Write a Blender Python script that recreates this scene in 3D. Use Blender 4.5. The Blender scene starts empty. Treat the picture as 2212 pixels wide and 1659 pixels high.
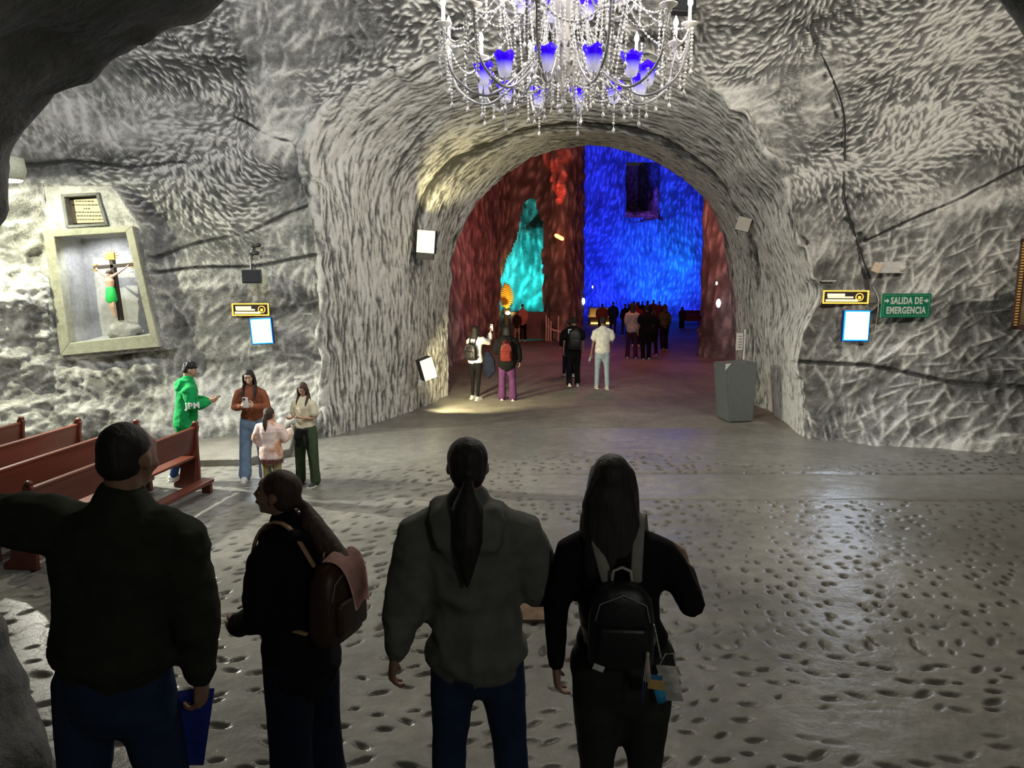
import bpy, bmesh, math, random
import numpy as np
from mathutils import Vector, Matrix, Quaternion
random.seed(7); np.random.seed(7)
C = bpy.context.scene.collection
SC = bpy.context.scene
# ------------------------------------------------------------------ camera
FPX = 1598.0; CX, CY = 1106.0, 829.5; PITCH = math.radians(9.55); CAMZ = 3.13
cam_d = bpy.data.cameras.new('camera'); cam = bpy.data.objects.new('camera', cam_d); C.objects.link(cam)
cam.location = (0, 0, CAMZ); cam.rotation_euler = (math.pi/2 - PITCH, 0, 0)
cam_d.sensor_width = 36.0; cam_d.lens = 36.0*FPX/2212.0; cam_d.clip_start = 0.05; cam_d.clip_end = 300
SC.camera = cam
SC.view_settings.view_transform = 'Standard'; SC.view_settings.look = 'None'
SC.view_settings.gamma = 1.0; SC.view_settings.exposure = 0.0; SC.view_settings.use_curve_mapping = False
try:
    SC.cycles.max_bounces = 5; SC.cycles.diffuse_bounces = 3; SC.cycles.glossy_bounces = 2; SC.cycles.adaptive_threshold = 0.02
    SC.cycles.transmission_bounces = 4; SC.cycles.transparent_max_bounces = 8
    SC.cycles.sample_clamp_indirect = 4.0; SC.cycles.caustics_reflective = False; SC.cycles.caustics_refractive = False
except Exception: pass
# ------------------------------------------------------------------ world (inside a cave: almost nothing)
W = bpy.data.worlds.new('world'); SC.world = W; W.use_nodes = True
W.node_tree.nodes['Background'].inputs[0].default_value = (0.55, 0.6, 0.7, 1)
W.node_tree.nodes['Background'].inputs[1].default_value = 0.03
def Pp(px, py, Y):
    dx = (px-CX)/FPX; up = -(py-CY)/FPX
    y = math.cos(PITCH) + up*math.sin(PITCH); z = -math.sin(PITCH) + up*math.cos(PITCH)
    t = Y/y
    return Vector((dx*t, Y, CAMZ + z*t))
def ratio(py):
    up = -(py-CY)/FPX
    return (-math.sin(PITCH)+up*math.cos(PITCH))/(math.cos(PITCH)+up*math.sin(PITCH))
def aim(o, target):
    d = Vector(target) - o.location
    o.rotation_euler = d.to_track_quat('-Z', 'Y').to_euler()
def light(name, kind, loc, energy, color, size=0.1, target=None, spot=60, blend=0.5, sizey=None):
    d = bpy.data.lights.new(name, kind); d.energy = energy; d.color = color
    if kind == 'AREA':
        d.size = size
        if sizey: d.shape = 'RECTANGLE'; d.size_y = sizey
    else: d.shadow_soft_size = size
    if kind == 'SPOT': d.spot_size = math.radians(spot); d.spot_blend = blend
    o = bpy.data.objects.new(name, d); C.objects.link(o); o.location = loc
    if target is not None: aim(o, target)
    return o
def zfloor(Y): return 0.0 if Y < 20 else -0.9*min(Y-20, 24)/19.0
WARM = (1.0, 0.93, 0.8); COOL = (0.88, 0.93, 1.0)
# lights of the place (lamps out of view high in the cavern, coloured floods of the far chamber) and an added gallery fill
light('cavern_flood_right', 'SPOT', (6.6, 4.6, 6.3), 1150, WARM, 0.2, (2.6, 13, 5.0), 120, 0.9)
light('cavern_flood_left', 'SPOT', (-4.2, 4.9, 6.4), 820, COOL, 0.2, (-3.4, 13, 3.6), 125, 0.9)
light('cavern_lamp_roof', 'POINT', (0.8, 8.6, 8.2), 420, WARM, 0.25)
light('wall_lamp_left', 'SPOT', (-7.9, 10.2, 4.45), 650, (1.0, 1.0, 0.72), 0.05, (-7.0, 11.6, 1.5), 130, 0.5)
light('pew_lamp_left', 'SPOT', (-8.0, 10.9, 3.3), 2600, (1.0, 0.98, 0.84), 0.05, (-0.8, 9.4, 0.0), 80, 0.8)
light('gallery_fill', 'POINT', (1.6, -1.2, 4.0), 50, (1.0, 0.97, 0.88), 0.2)  # added fill for the foreground backs, no such lamp known
light('red_wash_left', 'SPOT', (4.5, 23, 5.5), 1500, (1.0, 0.17, 0.12), 0.6, (-0.6, 33, 5), 140, 1.0)
light('red_wash_floor', 'SPOT', (3.4, 24, 8.0), 700, (1.0, 0.13, 0.10), 0.6, (4.2, 22.5, 0), 110, 1.0)
light('red_wash_right', 'SPOT', (3.0, 22.5, 6.0), 420, (1.0, 0.2, 0.14), 0.5, (8.5, 27, 6), 100, 0.8)
light('cyan_flood', 'SPOT', (1.0, 39.3, 0.3), 1900, (0.03, 0.9, 0.85), 0.2, (0.8, 43, 4.5), 120, 0.9)
light('blue_flood', 'SPOT', (8.5, 49, -0.3), 13000, (0.004, 0.03, 1.0), 0.3, (9.8, 57, 6), 130, 0.8)
light('blue_flood', 'SPOT', (10.6, 52, -0.3), 1800, (0.0, 0.26, 1.0), 0.2, (11.3, 57, 2.6), 85, 1.0)
light('blue_flood', 'SPOT', (13.1, 54.0, -0.3), 420, (0.0, 0.75, 0.9), 0.15, (12.7, 57, 3.6), 42, 1.0)
light('blue_roof_flood', 'SPOT', (7.0, 44, 5.0), 4500, (0.02, 0.04, 1.0), 0.3, (9.5, 54, 14), 80, 0.9)
light('chamber_fill', 'POINT', (3.5, 21.5, 5.6), 55, WARM, 0.3)

# ------------------------------------------------------------------ tagging
def tag(o, label=None, cat=None, group=None, kind=None):
    if label: o['label'] = label
    if cat: o['category'] = cat
    if group: o['group'] = group
    if kind: o['kind'] = kind
    return o
def empty(name, loc=(0, 0, 0), rz=0, label=None, cat=None, group=None):
    o = bpy.data.objects.new(name, None); C.objects.link(o); o.location = loc; o.rotation_euler = (0, 0, rz)
    o.empty_display_size = 0.1
    return tag(o, label, cat, group)
def copy_tree(o, parent=None):
    c = o.copy(); C.objects.link(c); c.parent = parent
    for ch in list(o.children): copy_tree(ch, c)
    return c
# ------------------------------------------------------------------ materials
MATS = {}
def nt(m): return m.node_tree.nodes, m.node_tree.links
def newmat(name):
    m = bpy.data.materials.new(name); m.use_nodes = True
    return m, m.node_tree.nodes['Principled BSDF']
def plain(name, col, rough=0.6, metal=0.0, emit=None, es=0.0, trans=0.0, var=0.12, scale=30, bump=0.0, spec=None, stretch=None):
    if name in MATS: return MATS[name]
    m, p = newmat(name); N, L = nt(m)
    tc = N.new('ShaderNodeTexCoord'); no = N.new('ShaderNodeTexNoise'); no.inputs['Scale'].default_value = scale; no.inputs['Detail'].default_value = 3
    if stretch:
        mp = N.new('ShaderNodeMapping'); mp.inputs['Scale'].default_value = stretch
        L.new(tc.outputs['Object'], mp.inputs[0]); L.new(mp.outputs[0], no.inputs[0])
    else: L.new(tc.outputs['Object'], no.inputs[0])
    r = N.new('ShaderNodeValToRGB')
    r.color_ramp.elements[0].position = 0.3; r.color_ramp.elements[1].position = 0.7
    r.color_ramp.elements[0].color = tuple(max(0, c*(1-var)) for c in col[:3])+(1,)
    r.color_ramp.elements[1].color = tuple(min(1, c*(1+var)) for c in col[:3])+(1,)
    L.new(no.outputs[0], r.inputs[0]); L.new(r.outputs[0], p.inputs['Base Color'])
    p.inputs['Roughness'].default_value = rough; p.inputs['Metallic'].default_value = metal
    if spec is not None: p.inputs['Specular IOR Level'].default_value = spec
    if trans: p.inputs['Transmission Weight'].default_value = trans
    if emit: p.inputs['Emission Color'].default_value = tuple(emit)+(1,); p.inputs['Emission Strength'].default_value = es
    if bump:
        b = N.new('ShaderNodeBump'); b.inputs['Strength'].default_value = bump; b.inputs['Distance'].default_value = 0.01
        L.new(no.outputs[0], b.inputs['Height']); L.new(b.outputs[0], p.inputs['Normal'])
    MATS[name] = m; return m
def cloth(name, col, rough=0.9, bump=0.3): return plain('cloth_'+name, col, rough, var=0.18, scale=14, bump=bump, spec=0.15)
def rock(name, dark, mid, light_, rough=0.8, sc=1.0, bumpd=0.03, stretch=(1, 1, 1), attr=True, fine=9.0, spec=0.35, mark_light=0.5):
    """grey halite rock: large tonal bands, pick marks paler where fresh salt shows (mesh attribute 'mark')"""
    m, p = newmat(name); N, L = nt(m)
    tc = N.new('ShaderNodeTexCoord'); mp = N.new('ShaderNodeMapping'); mp.inputs['Scale'].default_value = stretch
    L.new(tc.outputs['Object'], mp.inputs[0])
    n1 = N.new('ShaderNodeTexNoise'); n1.inputs['Scale'].default_value = 0.55*sc; n1.inputs['Detail'].default_value = 6; n1.inputs['Distortion'].default_value = 0.6
    L.new(tc.outputs['Object'], n1.inputs[0])
    n2 = N.new('ShaderNodeTexNoise'); n2.inputs['Scale'].default_value = fine; n2.inputs['Detail'].default_value = 6; n2.inputs['Roughness'].default_value = 0.65
    L.new(mp.outputs[0], n2.inputs[0])
    n3 = N.new('ShaderNodeTexNoise'); n3.inputs['Scale'].default_value = fine*4; n3.inputs['Detail'].default_value = 4
    L.new(mp.outputs[0], n3.inputs[0])
    r = N.new('ShaderNodeValToRGB'); e = r.color_ramp.elements
    e[0].position = 0.32; e[0].color = dark+(1,); e[1].position = 0.7; e[1].color = light_+(1,)
    k = e.new(0.5); k.color = mid+(1,)
    mx = N.new('ShaderNodeMath'); mx.operation = 'MULTIPLY_ADD'; mx.inputs[1].default_value = 0.55; 
    L.new(n1.outputs[0], mx.inputs[0])
    m2 = N.new('ShaderNodeMath'); m2.operation = 'MULTIPLY'; m2.inputs[1].default_value = 0.45; L.new(n2.outputs[0], m2.inputs[0]); L.new(m2.outputs[0], mx.inputs[2])
    src = mx.outputs[0]
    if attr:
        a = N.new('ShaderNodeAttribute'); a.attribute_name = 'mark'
        ad = N.new('ShaderNodeMath'); ad.operation = 'MULTIPLY_ADD'; ad.inputs[1].default_value = mark_light
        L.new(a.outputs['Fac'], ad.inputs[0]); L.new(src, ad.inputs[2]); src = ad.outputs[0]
    L.new(src, r.inputs[0]); L.new(r.outputs[0], p.inputs['Base Color'])
    p.inputs['Roughness'].default_value = rough; p.inputs['Specular IOR Level'].default_value = spec
    ad2 = N.new('ShaderNodeMath'); ad2.operation = 'MULTIPLY_ADD'; ad2.inputs[1].default_value = 0.35
    L.new(n3.outputs[0], ad2.inputs[0]); L.new(n2.outputs[0], ad2.inputs[2])
    b = N.new('ShaderNodeBump'); b.inputs['Strength'].default_value = 0.9; b.inputs['Distance'].default_value = bumpd
    L.new(ad2.outputs[0], b.inputs['Height']); L.new(b.outputs[0], p.inputs['Normal'])
    MATS[name] = m; return m
def emis(name, col, s):
    if name in MATS: return MATS[name]
    m, p = newmat(name); p.inputs['Base Color'].default_value = tuple(c*0.5 for c in col)+(1,)
    p.inputs['Emission Color'].default_value = tuple(col)+(1,); p.inputs['Emission Strength'].default_value = s
    MATS[name] = m; return m
# ------------------------------------------------------------------ mesh helpers
def mesh_from_bm(name, bm, mat, parent=None, smooth=True, loc=None):
    me = bpy.data.meshes.new(name); bmesh.ops.recalc_face_normals(bm, faces=bm.faces[:]); bm.to_mesh(me); bm.free()
    me.materials.append(mat)
    if smooth: me.polygons.foreach_set('use_smooth', [True]*len(me.polygons))
    o = bpy.data.objects.new(name, me); C.objects.link(o)
    if parent: o.parent = parent
    if loc is not None: o.location = loc
    return o
def add_box(bm, c, s, rot=None, bevel=0.0, taper=None):
    r = bmesh.ops.create_cube(bm, size=1.0)['verts']
    M = Matrix.Translation(Vector(c)) @ ((rot.to_4x4() if rot else Matrix.Identity(4)))
    for v in r:
        v.co = Vector((v.co.x*s[0], v.co.y*s[1], v.co.z*s[2]))
    if bevel:
        ed = list({e for v in r for e in v.link_edges})
        res = bmesh.ops.bevel(bm, geom=ed, offset=bevel, segments=2, affect='EDGES', profile=0.6)
        r = list({v for v in res['verts']} | {v for f in res['faces'] for v in f.verts} | {v for v in r if v.is_valid})
    for v in r: v.co = M @ v.co
    return r
def box(name, c, s, mat, parent=None, bevel=0.0, rot=None, smooth=False):
    bm = bmesh.new(); add_box(bm, (0, 0, 0), s, rot, bevel)
    return mesh_from_bm(name, bm, mat, parent, smooth, loc=c)
def tube(bm, pts, radii, seg=10, side=Vector((1, 0, 0)), cap=True, closed=False):
    """lofted tube; radii are scalars or (r_side, r_other)"""
    pts = [Vector(p) for p in pts]; n = len(pts); rings = []
    rr = [(r, r) if not isinstance(r, (tuple, list)) else r for r in radii]
    P, R = list(pts), list(rr)
    T = []
    for i in range(n):
        t = (pts[min(i+1, n-1)]-pts[max(i-1, 0)])
        T.append(t.normalized() if t.length > 1e-9 else Vector((0, 0, 1)))
    if cap:
        a, b = rr[0], rr[-1]
        for f, c in ((0.62, 0.72), (0.95, 0.25)):
            P.insert(0, pts[0]-T[0]*min(a)*f); R.insert(0, (a[0]*c, a[1]*c)); T.insert(0, T[0])
        T2 = T[-1]
        for f, c in ((0.62, 0.72), (0.95, 0.25)):
            P.append(pts[-1]+T2*min(b)*f); R.append((b[0]*c, b[1]*c)); T.append(T2)
    pu = None
    for i, p in enumerate(P):
        t = T[i]; ref = side if pu is None or abs(side.normalized().dot(t)) < 0.75 else pu
        u = ref - t*ref.dot(t)
        if u.length < 1e-3: u = Vector((0, 1, 0)) - t*t.y
        u.normalize()
        if pu is not None and u.dot(pu) < 0: u = -u
        pu = u; v = t.cross(u)
        rings.append([bm.verts.new(p + u*(R[i][0]*math.cos(2*math.pi*k/seg)) + v*(R[i][1]*math.sin(2*math.pi*k/seg))) for k in range(seg)])
    for i in range(len(rings)-1):
        for k in range(seg):
            bm.faces.new((rings[i][k], rings[i][(k+1) % seg], rings[i+1][(k+1) % seg], rings[i+1][k]))
    if cap:
        bm.faces.new(list(reversed(rings[0]))); bm.faces.new(rings[-1])
def ball(bm, c, s, rot=None, sub=2):
    r = bmesh.ops.create_icosphere(bm, subdivisions=sub, radius=1.0)['verts']
    for v in r:
        q = Vector((v.co.x*s[0], v.co.y*s[1], v.co.z*s[2]))
        if rot is not None: q = rot @ q
        v.co = q + Vector(c)
    return r
def lathe(bm, prof, seg=16, c=(0, 0, 0), wav=0.0, nw=5):
    c = Vector(c); rings = []
    for (r, z) in prof:
        rings.append([bm.verts.new(c+Vector(((r*(1+(wav*math.cos(nw*2*math.pi*k/seg) if z == prof[-1][1] else 0)))*math.cos(2*math.pi*k/seg), r*math.sin(2*math.pi*k/seg), z))) for k in range(seg)])
    for i in range(len(rings)-1):
        for k in range(seg): bm.faces.new((rings[i][k], rings[i][(k+1) % seg], rings[i+1][(k+1) % seg], rings[i+1][k]))
def prism(bm, poly, axis, t0, t1):
    """poly: 2D points; axis 'x','y','z' is the extrusion axis"""
    def mk(a, b, t): return {'x': (t, a, b), 'y': (a, t, b), 'z': (a, b, t)}[axis]
    A = [bm.verts.new(mk(a, b, t0)) for a, b in poly]; B = [bm.verts.new(mk(a, b, t1)) for a, b in poly]
    bm.faces.new(A); bm.faces.new(list(reversed(B)))
    for i in range(len(poly)): bm.faces.new((A[i], B[i], B[(i+1) % len(poly)], A[(i+1) % len(poly)]))
# ------------------------------------------------------------------ numpy noise
_perm = np.random.RandomState(3).permutation(256); _perm = np.concatenate([_perm, _perm, _perm])
def vnoise(x, y, z):
    xi = np.floor(x).astype(int); yi = np.floor(y).astype(int); zi = np.floor(z).astype(int)
    xf = x-xi; yf = y-yi; zf = z-zi
    xi &= 255; yi &= 255; zi &= 255
    u = xf*xf*(3-2*xf); v = yf*yf*(3-2*yf); w = zf*zf*(3-2*zf)
    def h(a, b, c): return _perm[_perm[_perm[a & 255]+(b & 255)]+(c & 255)]/127.5-1.0
    def lp(a, b, t): return a+(b-a)*t
    return lp(lp(lp(h(xi, yi, zi), h(xi+1, yi, zi), u), lp(h(xi, yi+1, zi), h(xi+1, yi+1, zi), u), v),
              lp(lp(h(xi, yi, zi+1), h(xi+1, yi, zi+1), u), lp(h(xi, yi+1, zi+1), h(xi+1, yi+1, zi+1), u), v), w)
def fbm(x, y, z, o=4, g=0.5):
    s = 0; a = 1.0; f = 1.0
    for i in range(o): s = s+a*vnoise(x*f+i*17.3, y*f+i*9.1, z*f+i*5.7); a *= g; f *= 2.03
    return s
def hash2(i, j, k=0):
    return _perm[_perm[(i+k*31) & 255]+(j & 255)]/255.0
def strokes(u, v, cell, hl, hw, angf, keep=0.85, sharp=0.0):
    """field of elongated pick marks; angf(cu, cv) gives each mark's direction. returns 0..1"""
    ci = np.floor(u/cell).astype(int); cj = np.floor(v/cell).astype(int); out = np.zeros_like(u)
    for di in (-1, 0, 1):
        for dj in (-1, 0, 1):
            a = ci+di; b = cj+dj
            cu = (a+0.15+0.7*hash2(a, b, 1))*cell; cv = (b+0.15+0.7*hash2(a, b, 2))*cell
            th = angf(cu, cv)+(hash2(a, b, 3)-0.5)*1.1
            du = u-cu; dv = v-cv; c_ = np.cos(th); s_ = np.sin(th)
            p = du*c_+dv*s_; q = -du*s_+dv*c_
            k = 0.6+0.7*hash2(a, b, 4)
            g = np.exp(-(p/(hl*k))**2-(q/(hw*k))**2)*(hash2(a, b, 5) < keep)
            out = np.maximum(out, g)
    return out
def grid_mesh(name, PX, PY, PZ, mat, mark=None, mask=None, flip=False, parent=None, smooth=True):
    n, m = PX.shape
    co = np.stack([PX, PY, PZ], -1).reshape(-1, 3).astype(np.float32)
    I, J = np.meshgrid(np.arange(n-1), np.arange(m-1), indexing='ij')
    a = (I*m+J); f = np.stack([a, a+1, a+m+1, a+m], -1)
    if flip: f = f[..., ::-1]
    f = f.reshape(-1, 4)
    if mask is not None:
        ok = (~mask); okf = ok[:-1, :-1] & ok[1:, :-1] & ok[:-1, 1:] & ok[1:, 1:]
        f = f[okf.reshape(-1)]
    me = bpy.data.meshes.new(name); me.vertices.add(len(co)); me.vertices.foreach_set('co', co.ravel())
    me.loops.add(f.size); me.loops.foreach_set('vertex_index', np.ascontiguousarray(f).ravel().astype(np.int32))
    me.polygons.add(len(f)); me.polygons.foreach_set('loop_start', np.arange(0, f.size, 4, dtype=np.int32))
    me.polygons.foreach_set('use_smooth', np.full(len(f), smooth))
    if mark is not None:
        at = me.attributes.new('mark', 'FLOAT', 'POINT'); at.data.foreach_set('value', mark.reshape(-1).astype(np.float32))
    me.update(calc_edges=True); me.validate()
    me.materials.append(mat)
    o = bpy.data.objects.new(name, me); C.objects.link(o)
    if parent: o.parent = parent
    return o
def normals(PX, PY, PZ):
    P = np.stack([PX, PY, PZ], -1)
    a = np.gradient(P, axis=0); b = np.gradient(P, axis=1)
    N = np.cross(a, b); return N/(np.linalg.norm(N, axis=-1, keepdims=True)+1e-9)
def resample(pts, n, k=400):
    """smooth closed-open polyline resample by arc length"""
    p = np.array(pts, float); 
    d = np.concatenate([[0], np.cumsum(np.linalg.norm(np.diff(p, axis=0), axis=1))]); d /= d[-1]
    # Catmull-Rom
    t = np.linspace(0, 1, k); out = []
    for x in t:
        i = min(max(np.searchsorted(d, x, side='right')-1, 0), len(p)-2)
        s = (x-d[i])/(d[i+1]-d[i]+1e-12)
        p0 = p[max(i-1, 0)]; p1 = p[i]; p2 = p[i+1]; p3 = p[min(i+2, len(p)-1)]
        m1 = (p2-p0)*0.5; m2 = (p3-p1)*0.5
        out.append((2*s**3-3*s*s+1)*p1+(s**3-2*s*s+s)*m1+(-2*s**3+3*s*s)*p2+(s**3-s*s)*m2)
    out = np.array(out); d = np.concatenate([[0], np.cumsum(np.linalg.norm(np.diff(out, axis=0), axis=1))]); d /= d[-1]
    q = np.linspace(0, 1, n); return np.stack([np.interp(q, d, out[:, c]) for c in range(out.shape[1])], -1)
# ================================================================== STRUCTURE
M_rock = rock('salt_rock_wall', (0.075, 0.075, 0.072), (0.25, 0.25, 0.24), (0.74, 0.73, 0.69), 0.6, fine=9.0, mark_light=0.5)
M_rockdark = rock('salt_rock_gallery', (0.05, 0.055, 0.055), (0.13, 0.135, 0.13), (0.30, 0.30, 0.28), 0.8, attr=False, fine=4)
M_floor = rock('salt_floor', (0.13, 0.125, 0.11), (0.21, 0.205, 0.185), (0.34, 0.325, 0.295), 0.33, sc=0.8, bumpd=0.008, fine=6.0, mark_light=-0.75, spec=0.5)
M_floor2 = rock('salt_floor_chamber', (0.12, 0.115, 0.10), (0.20, 0.19, 0.165), (0.32, 0.30, 0.27), 0.6, sc=0.7, bumpd=0.02, fine=3.0, attr=False)
M_far = rock('salt_rock_chamber', (0.12, 0.11, 0.11), (0.28, 0.27, 0.27), (0.6, 0.58, 0.57), 0.75, attr=True, fine=2.2, bumpd=0.08, mark_light=0.35)

def outl(pts, Y): return [(Pp(x, y, Y).x, Pp(x, y, Y).z) for x, y in pts]
NT = 1500
inner = outl([(958, 905), (964, 760), (966, 640), (985, 530), (1030, 440), (1090, 378), (1170, 332), (1270, 313), (1370, 330), (1460, 372), (1530, 430), (1570, 510), (1588, 600), (1594, 720), (1600, 905)], 17.0)
mid = outl([(888, 930), (896, 740), (900, 600), (905, 470), (925, 400), (985, 338), (1080, 296), (1210, 272), (1340, 285), (1450, 325), (1545, 395), (1610, 490), (1645, 600), (1655, 740), (1665, 930)], 15.2)
outer = outl([(712, 975), (704, 860), (700, 700), (698, 560), (685, 440), (662, 330), (690, 255), (760, 205), (880, 150), (1030, 112), (1200, 98), (1380, 120), (1500, 168), (1588, 240), (1630, 310), (1695, 385), (1710, 480), (1740, 560), (1766, 640), (1728, 720), (1728, 840), (1735, 975)], 13.0)
def fixz(P, zb=-0.12):
    P[0, 1] = zb; P[-1, 1] = zb; return P
A_in = fixz(resample(inner, NT)); A_mid = fixz(resample(mid, NT)); A_out = fixz(resample(outer, NT))
rect = [(-11.0, -0.15), (-11.0, 10.5), (11.5, 10.5), (11.5, -0.15)]
def poly_resample(p, n, w):
    out = []
    for (a, b), k in zip(zip(p[:-1], p[1:]), w):
        t = np.linspace(0, 1, k, endpoint=False)[:, None]; out.append(np.array(a)*(1-t)+np.array(b)*t)
    out = np.concatenate(out); return np.concatenate([out, [p[-1]]])
R_out = poly_resample(rect, NT, [430, 610, 459])
# back wall depth as a function of x and z
def ywall(X, Z):
    Y = np.full_like(X, 13.0)
    Y = Y-0.25*np.clip(-X-4.6, 0, 3.2)-1.15*np.clip(-X-7.6, 0, 9)**1.35
    Y = Y-0.22*np.clip(X-5.8, 0, 4)-1.0*np.clip(X-8.6, 0, 9)**1.35
    Y = Y-0.20*np.clip(Z-5.2, 0, 9)**1.75
    Y = Y-0.55*np.exp(-(np.clip(Z, 0, 9)/0.9)**1.3)*(np.abs(X-1) > 2.5)
    return Y
# niche box (statue) and plaque recess in the left wall, in X,Z
NB = Pp(153, 740, 12.35); NTL = Pp(120, 500, 12.35); NRB = Pp(318, 726, 12.35)
def inpoly(X, Z, poly):
    ins = np.zeros_like(X, bool); j = len(poly)-1
    for i in range(len(poly)):
        xi, zi = poly[i]; xj, zj = poly[j]
        ins ^= ((zi > Z) != (zj > Z)) & (X < (xj-xi)*(Z-zi)/(zj-zi+1e-9)+xi); j = i
    return ins
NQ = outl([(125, 512), (278, 502), (330, 722), (157, 740)], 12.3); NF = outl([(100, 498), (292, 489), (350, 748), (138, 767)], 12.3)
NPAD = outl([(92, 400), (245, 400), (300, 480), (362, 756), (130, 778)], 12.3); PQ = outl([(140, 424), (213, 420), (232, 484), (150, 489)], 12.3)
rows_in, rows_mid, rows_wall = 50, 72, 240
PX = []; PY = []; PZ = []; REG = []
# throat: short continuation behind the inner outline, flaring into the chamber
for s in np.linspace(1, 0, 10, endpoint=False):
    k = 1+0.10*s; c = np.array([1.87, 2.2])
    P = c+(A_in-c)*k; PX.append(P[:, 0]); PZ.append(np.where(A_in[:, 1] < 0.3, A_in[:, 1], P[:, 1])); PY.append(np.full(NT, 17.0+1.6*s)); REG.append(np.full(NT, 1.0))
for s in np.linspace(0, 1, rows_in, endpoint=False):
    P = A_in*(1-s)+A_mid*s; PX.append(P[:, 0]); PZ.append(P[:, 1]); PY.append(np.full(NT, 17.0*(1-s)+15.2*s)); REG.append(np.full(NT, 1.0))
for s in np.linspace(0, 1, rows_mid, endpoint=False):
    P = A_mid*(1-s)+A_out*s
    bul = math.sin(s*math.pi)*0.25
    PX.append(P[:, 0]); PZ.append(P[:, 1]); PY.append(np.full(NT, 15.2*(1-s)+12.88*s)-bul*0.4); REG.append(np.full(NT, 2.0))
edge = 0.5+0.5*vnoise(np.linspace(0, 40, NT), np.zeros(NT), np.zeros(NT))
for i, s in enumerate(np.linspace(0, 1, rows_wall)**1.12):
    P = A_out*(1-s)+R_out*s
    Y = ywall(P[:, 0], P[:, 1]); w = math.exp(-s*70)
    PX.append(P[:, 0]); PZ.append(P[:, 1]); PY.append(Y*(1-w)+12.86*w+0.32*(1-w)*math.exp(-s*9)*edge); REG.append(np.full(NT, 3.0))
PX = np.array(PX); PY = np.array(PY); PZ = np.array(PZ); REG = np.array(REG)
# outline raggedness of the mouth
rg = np.exp(-((np.arange(PX.shape[0])-(10+rows_in+rows_mid))/14.0)**2)[:, None]
wob = fbm(np.tile(np.linspace(0, 60, NT), (PX.shape[0], 1)), PX*0, PX*0, 3)
PX = PX+rg*wob*0.05; PZ = np.where(PZ > 0.15, PZ+rg*wob*0.06, PZ)
Nrm = normals(PX, PY, PZ)
sgn = np.sign((Nrm*np.stack([1.5-PX, -3-PY+0*PX, 2.0-PZ], -1)).sum(-1)); Nrm *= sgn[..., None]
UU = np.tile(np.linspace(0, 19.0, NT), (PX.shape[0], 1)); VV = np.cumsum(np.concatenate([np.zeros((1, NT)), np.linalg.norm(np.diff(np.stack([PX, PY, PZ], -1), axis=0), axis=-1)]), axis=0)
isw = np.clip((np.arange(PX.shape[0])-(10+rows_in+rows_mid))/5.0, 0, 1)[:, None]*np.ones((1, NT))
big = fbm(PX*0.45, PY*0.45, PZ*0.6, 4)
strata = fbm(PX*0.25+3, PY*0.3, PZ*2.2-PX*0.25, 3)
medium = fbm(PX*2.2, PY*2.2, PZ*2.6, 3)
angw = lambda a, b: 1.5+2.6*vnoise(a*0.75+4, b*0.75, a*0)+1.2*vnoise(a*0.3, b*0.3+7, a*0)
tileid = fbm(PX*0.8+9, PY*0, PZ*0.9+2, 2)
s_wall = strokes(PX, PZ, 0.092, 0.070, 0.021, angw, 0.92)
s_fine = strokes(PX+5, PZ+5, 0.22, 0.19, 0.035, lambda a, b: 1.1+1.5*vnoise(a*0.6, b*0.6+3, a*0), 0.7)
s_arch = strokes(UU/3.2, VV, 0.082, 0.085, 0.030, lambda a, b: 0.10*np.sin(a*2)+0.18, 0.95)
dens = np.clip(0.62+1.2*tileid, 0.10, 1.0)*np.clip((PZ-2.9+0.5*tileid)/1.5, 0.10, 1)
rlow = np.clip((PX-5.4)/0.7, 0, 1)*np.clip((4.3+0.3*tileid-PZ)/0.8, 0, 1); dens = dens*(1-0.9*rlow)
s_comb = strokes(PX+2, PZ+1, 0.27, 0.26, 0.028, lambda a, b: 1.05+0.7*vnoise(a*0.5, b*0.5+3, a*0), 0.9)*np.maximum(rlow, 0.45*np.clip((4.2-PZ)/1.0, 0, 1))
wallh = s_wall*0.055*dens+s_fine*0.028*np.clip(0.9-dens, 0.1, 1)+s_comb*0.045+0.025*medium
# left rough rock: deep hollows and lumps beside the niche
rl = np.clip((-PX-5.6)/1.0, 0, 1)*np.clip((4.0-PZ)/0.8, 0, 1)
inn = inpoly(PX, PZ, NPAD)
ridges = 1-np.abs(fbm(PX*1.3+1, PY*1.3, PZ*1.5, 3))*1.6
rough_l = rl*(0.30*fbm(PX*1.0, PY*0.7, PZ*1.2+4, 3)+0.10*fbm(PX*4, PY*4, PZ*5, 3)+0.05*vnoise(PX*14, PY*14, PZ*16))
lowr = np.clip((1.9-PZ)/0.6, 0, 1)*(isw > 0.5)*np.clip((np.abs(PX-0.8)-4.4)/0.6, 0, 1)
rough_b = lowr*(0.10*fbm(PX*1.6+7, PY*1.6, PZ*1.1, 4)+0.02*vnoise(PX*9, PY*9, PZ*9))
archh = s_arch*0.050+0.02*medium+0.03*fbm(UU*0.8, VV*2, UU*0, 3)
hgt = np.where(isw > 0.5, wallh, archh)+isw*(0.17*big+0.07*strata)*np.clip(VV*0+1, 0, 1)+(1-isw)*0.05*big
hgt = hgt+rough_l*(~inn)+rough_b*(~inn)
# dark groove round the tunnel between the inner and outer splay
row = np.arange(PX.shape[0])[:, None]*np.ones((1, NT))
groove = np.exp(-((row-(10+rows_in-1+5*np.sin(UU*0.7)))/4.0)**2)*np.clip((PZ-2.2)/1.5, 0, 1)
hgt = hgt-0.13*groove
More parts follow.
